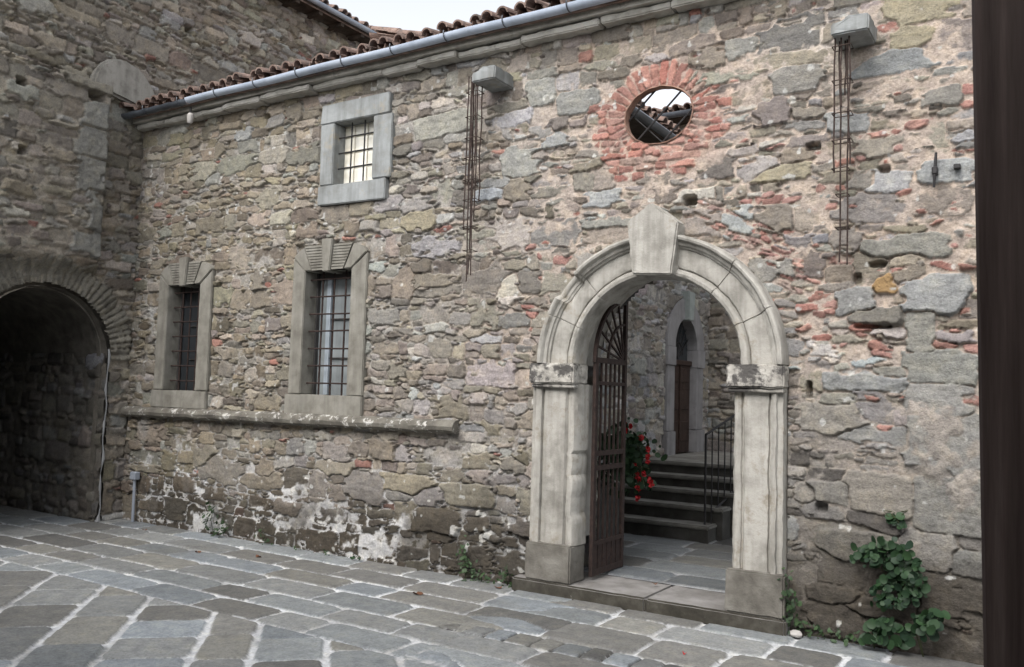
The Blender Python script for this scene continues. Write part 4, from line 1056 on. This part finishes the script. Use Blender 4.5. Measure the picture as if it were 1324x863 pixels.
# ================================================================== SMALL FITTINGS
t = empty('conduit_pipe', (-9.0, -.04, 0), 'thin grey pipe with junction box rising from the paving near the passage', 'pipe')
bm = BM(); tube(bm, [(-9.0, -.045, 0), (-9.005, -.045, .48)], .017, 8); obj('pipe', bm, M_PIPE, t, True)
bm = BM(); box(bm, (-9.0, -.05, .53), (.10, .07, .09), bev=.008); obj('junction_box', bm, M_PIPE, t)
t = empty('eave_fitting', (-8.16, -.2, 4.65), 'small white insulator hanging under the gutter near the tower', 'insulator')
bm = BM(); tube(bm, [(-8.16, -.20, 4.70), (-8.16, -.20, 4.63), (-8.155, -.20, 4.60)], .012, 6); obj('hook', bm, M_DIRON, t)
bm = BM(); tube(bm, [(-8.155, -.20, 4.625), (-8.155, -.20, 4.60), (-8.155, -.205, 4.53), (-8.155, -.205, 4.51)], [.025, .04, .033, .02], 10); obj('porcelain', bm, M_WHITE, t, True)
t = empty('wall_iron', (-.655, -.03, 3.15), 'short rusty upright iron bar fixed in the pale stone at the right', 'iron bar')
bm = BM(); tube(bm, [(-.665, -.05, 3.03), (-.66, -.055, 3.13), (-.652, -.05, 3.26)], [.008, .013, .009], 6); obj('bar', bm, M_DIRON, t)
bm = BM(); box(bm, (-.66, -.03, 3.14), (.035, .08, .05), bev=.006); obj('clamp', bm, M_DIRON, t)
tag(obj('iron_stub', (lambda b: (box(b, (-.53, -.035, 3.155), (.04, .05, .03), bev=.004), b)[1])(BM()), M_DIRON), 'small square iron stub in the pale stone beside the wooden door', 'iron stub')

# unseen building behind the camera, added to shade the court; the open door hangs on its pier
gh = empty('added_gatehouse', (-3, -7.2, 0), 'unseen stone building added behind the camera to shade the court, carrying the wooden door', 'added_gatehouse')
gw_ = Sheet((0, -6.75, 0), (-1, 0, 0), (0, 0, 1), -4.0, 14.0, -.05, 4.8, .06)
gw_.courses(ch=.18, split=.2); gw_.solve(lambda u, v, n: pick(n, [1]*8), lambda u, v: -.03+0*u, lambda u, v: np.ones(u.shape+(3,))*np.array([.3, .28, .25]), depth=.06)
gw_.build('front_wall', M_RUB, gh)
bm = BM(); box(bm, (-5, -7.4, 2.35), (18.0, 1.1, 4.8), bev=.02); obj('wall_core', bm, M_CORN, gh)
bm = BM(); box(bm, (1.30, -4.70, 1.7), (.74, .5, 3.5), bev=.03); rough(bm, .02, .2, 2, .12); obj('pier', bm, M_CORN, gh)

# wooden door leaf in the foreground
door = empty('wooden_door', (.4, -4.9, 0), 'dark brown wooden door leaf standing open at the right edge', 'door')
xs_ = [-.090, .115, .30, .50, .70, .90]
for a, b in zip(xs_[:-1], xs_[1:]):
    bm = BM(); box(bm, ((a+b)/2, -4.87, 1.6), (b-a-.003, .055, 3.16), bev=.004)
    for v_ in bm.verts: v_.co.x -= .0085*(v_.co.z-1.6)
    obj('plank', bm, M_WOOD, door)
for z in (.5, 1.55, 2.7):
    bm = BM(); box(bm, (.405, -4.815, z), (.9, .05, .16), bev=.006); obj('ledger', bm, M_WOOD, door)
bm = BM(); tube(bm, [(-.005, -4.899, 1.545), (-.005, -4.8985, 1.545)], .013, 10)
obj('keyhole', bm, plain('black_hole', (.004, .004, .004), .9), door)

# ================================================================== PLANTS
def leaf_cluster(name, parent, m_, centers, n, size, spread, up=.5, face=(0, -1, .5), roundness=1.0, nseg=8):
    bm = BM(); lay = bm.verts.layers.float_color.new('Col')
    fd = Vector(face).normalized()
    for c in centers:
        for _ in range(n):
            p = Vector(c)+Vector((random.gauss(0, spread[0]), -abs(random.gauss(0, spread[1])), random.gauss(0, spread[2])))
            nrm = (fd+Vector((random.gauss(0, .45), random.gauss(0, .35), random.gauss(0, .45)))).normalized()
            a = (Vector((0, 0, -1))-nrm*Vector((0, 0, -1)).dot(nrm)).normalized()
            a = (Matrix.Rotation(random.gauss(0, .8), 3, nrm) @ a); b = nrm.cross(a)
            s = size*random.uniform(.4, 1.35); sh = random.random()
            mid = bm.verts.new(p-nrm*s*.18); mid[lay] = (sh, sh, sh, 1)
            ring = []
            for k in range(nseg):
                th = 2*math.pi*k/nseg; rr = s*(1-.12*math.cos(th) if roundness > .5 else 1)*(1+.08*random.uniform(-1, 1))
                wv = .55 if roundness < .5 else .92
                vv = bm.verts.new(p+a*rr*math.cos(th)+b*rr*wv*math.sin(th)+nrm*.10*s*math.cos(2*th)); vv[lay] = (sh, sh, sh, 1); ring.append(vv)
            for k in range(nseg): bm.faces.new((mid, ring[k], ring[(k+1) % nseg]))
    me = bpy.data.meshes.new(name); bm.to_mesh(me); bm.free()
    return link(name, me, m_, parent, True)
def stems(parent, root, tips, r=.004):
    bm = BM()
    for tp in tips:
        a, b = Vector(root), Vector(tp); mdl = (a+b)/2+Vector((random.gauss(0, .03), -.03, .03)); tube(bm, [a, mdl, b], r, 5)
    obj('stems', bm, M_STEM, parent)
t = empty('wall_plant', (-.93, -.04, .55), 'large round-leaved green plant growing out of the wall at the right', 'plant')
cs = [wp(px, py, -.06) for (px, py) in ((1120, 715), (1140, 705), (1160, 712), (1178, 722), (1150, 726), (1130, 722), (1165, 745), (1182, 742), (1175, 765), (1150, 757), (1145, 770), (1160, 775), (1185, 770))]
cs = [(x, -.07, z) for (x, z) in cs]
leaf_cluster('leaves', t, M_LEAF, cs, 20, .026, (.04, .05, .034))
stems(t, (-.88, -.02, .42), cs[::2])
for (pts, lab, n_, sz) in [([(1128, 815), (1140, 825), (1155, 812), (1170, 822), (1118, 822), (1145, 805)], 'low round-leaved green plant at the wall foot under the large wall plant', 8, .033), ([(1192, 800), (1205, 795), (1198, 815), (1210, 808)], 'small round-leaved plant at the wall foot nearest the wooden door', 9, .03)]:
    c2 = [(wp(px, py, -.1)[0], -.1, max(.03, wp(px, py, -.1)[1])) for (px, py) in pts]
    t = empty('ground_plant', (c2[0][0], -.08, 0), lab, 'plant', 'round-leaved plants at the foot of the wall')
    leaf_cluster('leaves', t, M_LEAF, c2, n_, sz, (.035, .05, .025)); stems(t, (c2[0][0], -.03, .0), c2[::2])
t = empty('wall_sprig', (-.92, -.03, .93), 'tiny green sprig on the wall above the large plant', 'plant')
cs = [(wp(px, py, -.03)[0], -.03, wp(px, py, -.03)[1]) for (px, py) in ((1152, 672), (1163, 668), (1166, 680))]
leaf_cluster('leaves', t, M_LEAF, cs, 4, .028, (.02, .015, .015)); stems(t, (-.9, .0, .9), cs)
def weed(name, px, py, nx, label, sz=.02, n_=14, dz=.05, mm=M_WEED, grp='weeds along the foot of the wall'):
    cs = []
    for (ax, az) in zip(px, py):
        x, z = wp(ax, az, -.05); cs.append((x, -.05, max(z, .025)))
    t = empty(name, (cs[0][0], -.04, 0), label, 'weed', grp)
    leaf_cluster('leaves', t, mm, cs, n_, sz, (nx, .035, dz), roundness=.3, face=(0, -.8, .7), nseg=6); stems(t, (cs[0][0], -.02, 0), cs[::2], .003)
weed('weed_tuft', (1018, 1022, 1020, 1026), (755, 770, 785, 800), .03, 'dark bushy weed against the right gate plinth', .024)
weed('weed_tuft', (1040, 1060, 1080, 1100), (808, 815, 818, 820), .06, 'low trailing weeds right of the gate step', .02, 12, .03)
weed('weed_tuft', (600, 606, 612, 604, 618, 630), (712, 726, 742, 736, 748, 752), .035, 'upright weed at the wall left of the gate', .022, 16)
weed('weed_tuft', (655, 660, 652), (740, 750, 755), .025, 'small weed beside the left end of the gate step', .02, 12)
weed('weed_tuft', (275, 270, 290, 280), (660, 675, 684, 690), .035, 'dark weed on the wall foot below the dark barred window', .025, 22)
weed('weed_tuft', (340, 348), (690, 700), .035, 'small weed left of the middle of the wall foot', .02, 10, .03)
weed('weed_tuft', (455, 464), (722, 726), .03, 'tiny bright green weed at the wall foot below the ledge', .018, 8, .02, M_LEAF)
weed('weed_tuft', (385, 425), (708, 716), .05, 'thin line of moss where paving meets wall below the pale window', .012, 10, .012)
bm = BM(); box(bm, (-4.02, 1.65, .42), (.50, .7, .60), bev=.02); 
planter = empty('flower_planter', (-4.02, 1.65, .12), 'dark planter overflowing with red geraniums behind the iron gate', 'planter')
obj('trough', bm, M_POT, planter)
cs = [(-3.80+random.uniform(-.32, .33), 1.60+random.uniform(-.40, .40), random.uniform(.78, 1.25)) for _ in range(44)]+[(-3.50+random.uniform(-.05, .06), 1.45+random.uniform(-.1, .1), random.uniform(.72, 1.2)) for _ in range(8)]
leaf_cluster('foliage', planter, M_GERL, cs, 16, .035, (.07, .09, .07))
for (px, py) in ((806, 548), (815, 552), (828, 566), (837, 590), (838, 597), (822, 603), (833, 612), (840, 622), (826, 620), (825, 632), (826, 645), (830, 566), (824, 612), (808, 556), (838, 580), (842, 626)):
    x, z = wp(px, py, 1.42)
    bm = BM()
    for _ in range(12):
        p = Vector((x, 1.42, z))+Vector((random.gauss(0, .009), random.gauss(0, .008), random.gauss(0, .012)))
        nrm = Vector((random.gauss(0, 1), -1, random.gauss(0, 1))).normalized(); a = nrm.orthogonal().normalized(); b = nrm.cross(a)
        bm.faces.new([bm.verts.new(p+(a*math.cos(k*math.pi/3)+b*math.sin(k*math.pi/3))*.016) for k in range(6)])
    obj('flower', bm, M_RED, planter)
bm = BM()
for _ in range(14):
    a = Vector((-3.5+random.uniform(-.1, .1), 1.6, .8)); x, z = wp(random.uniform(808, 840), random.uniform(560, 630), 1.42); tube(bm, [a, (a+Vector((x, 1.42, z)))/2+Vector((0, 0, .08)), (x, 1.42, z)], .004, 5)
obj('stems', bm, M_STEM, planter)

# fallen leaves
def onground(px, py):
    v = _f+(px-662)/F*RR-(py-431.5)/F*UU_; t = -1.6/v[2]; return v[0]*t, CAM[1]+v[1]*t
for (px, py, sz, lab, m_) in [(540, 770, .055, 'curled brown leaf on the paving left of the gate step', M_DRY), (644, 762, .045, 'brown leaf at the wall by the gate step', M_DRY), (187, 687, .035, 'dark speck of leaf on the paving far left', M_DRY), (256, 716, .04, 'dark leaf scrap on the paving below the dark window', M_DRY), (334, 722, .04, 'dark leaf scrap on the paving below the pale window', M_DRY), (885, 848, .016, 'fallen red petal on the paving in front of the gate step', M_RED), (855, 755, .03, 'dry leaf on the gate threshold', M_DRY)]:
    x, y = onground(px, py); zz = .118 if py == 755 else 0
    if zz: x, y = -2.72, .3
    bm = BM(); a = random.random()*6
    ring = [bm.verts.new((x+sz*math.cos(a+k*math.pi/4)*(1 if k % 2 else .7), y+sz*.6*math.sin(a+k*math.pi/4), zz+.014+.010*math.cos(2*k*math.pi/4+a)+.004*(k % 3))) for k in range(8)]
    c = bm.verts.new((x, y, zz+.010))
    for k in range(8): bm.faces.new((c, ring[k], ring[(k+1) % 8]))
    tag(obj('fallen_leaf' if m_ is M_DRY else 'fallen_petal', bm, m_), lab, 'leaf' if m_ is M_DRY else 'petal', 'fallen leaves on the paving' if m_ is M_DRY else None)
# loose white stone by the right plinth
bm = BM(); bmesh.ops.create_icosphere(bm, subdivisions=2, radius=.035)
x, z = wp(1030, 787, -.06)
for v_ in bm.verts: v_.co = Vector((v_.co.x*1.3+x, v_.co.y-.075, v_.co.z*.7+.024))
rough(bm, .008, .03, 1)
tag(obj('loose_stone', bm, M_WHITE), 'small white stone lying among weeds by the right plinth', 'stone')
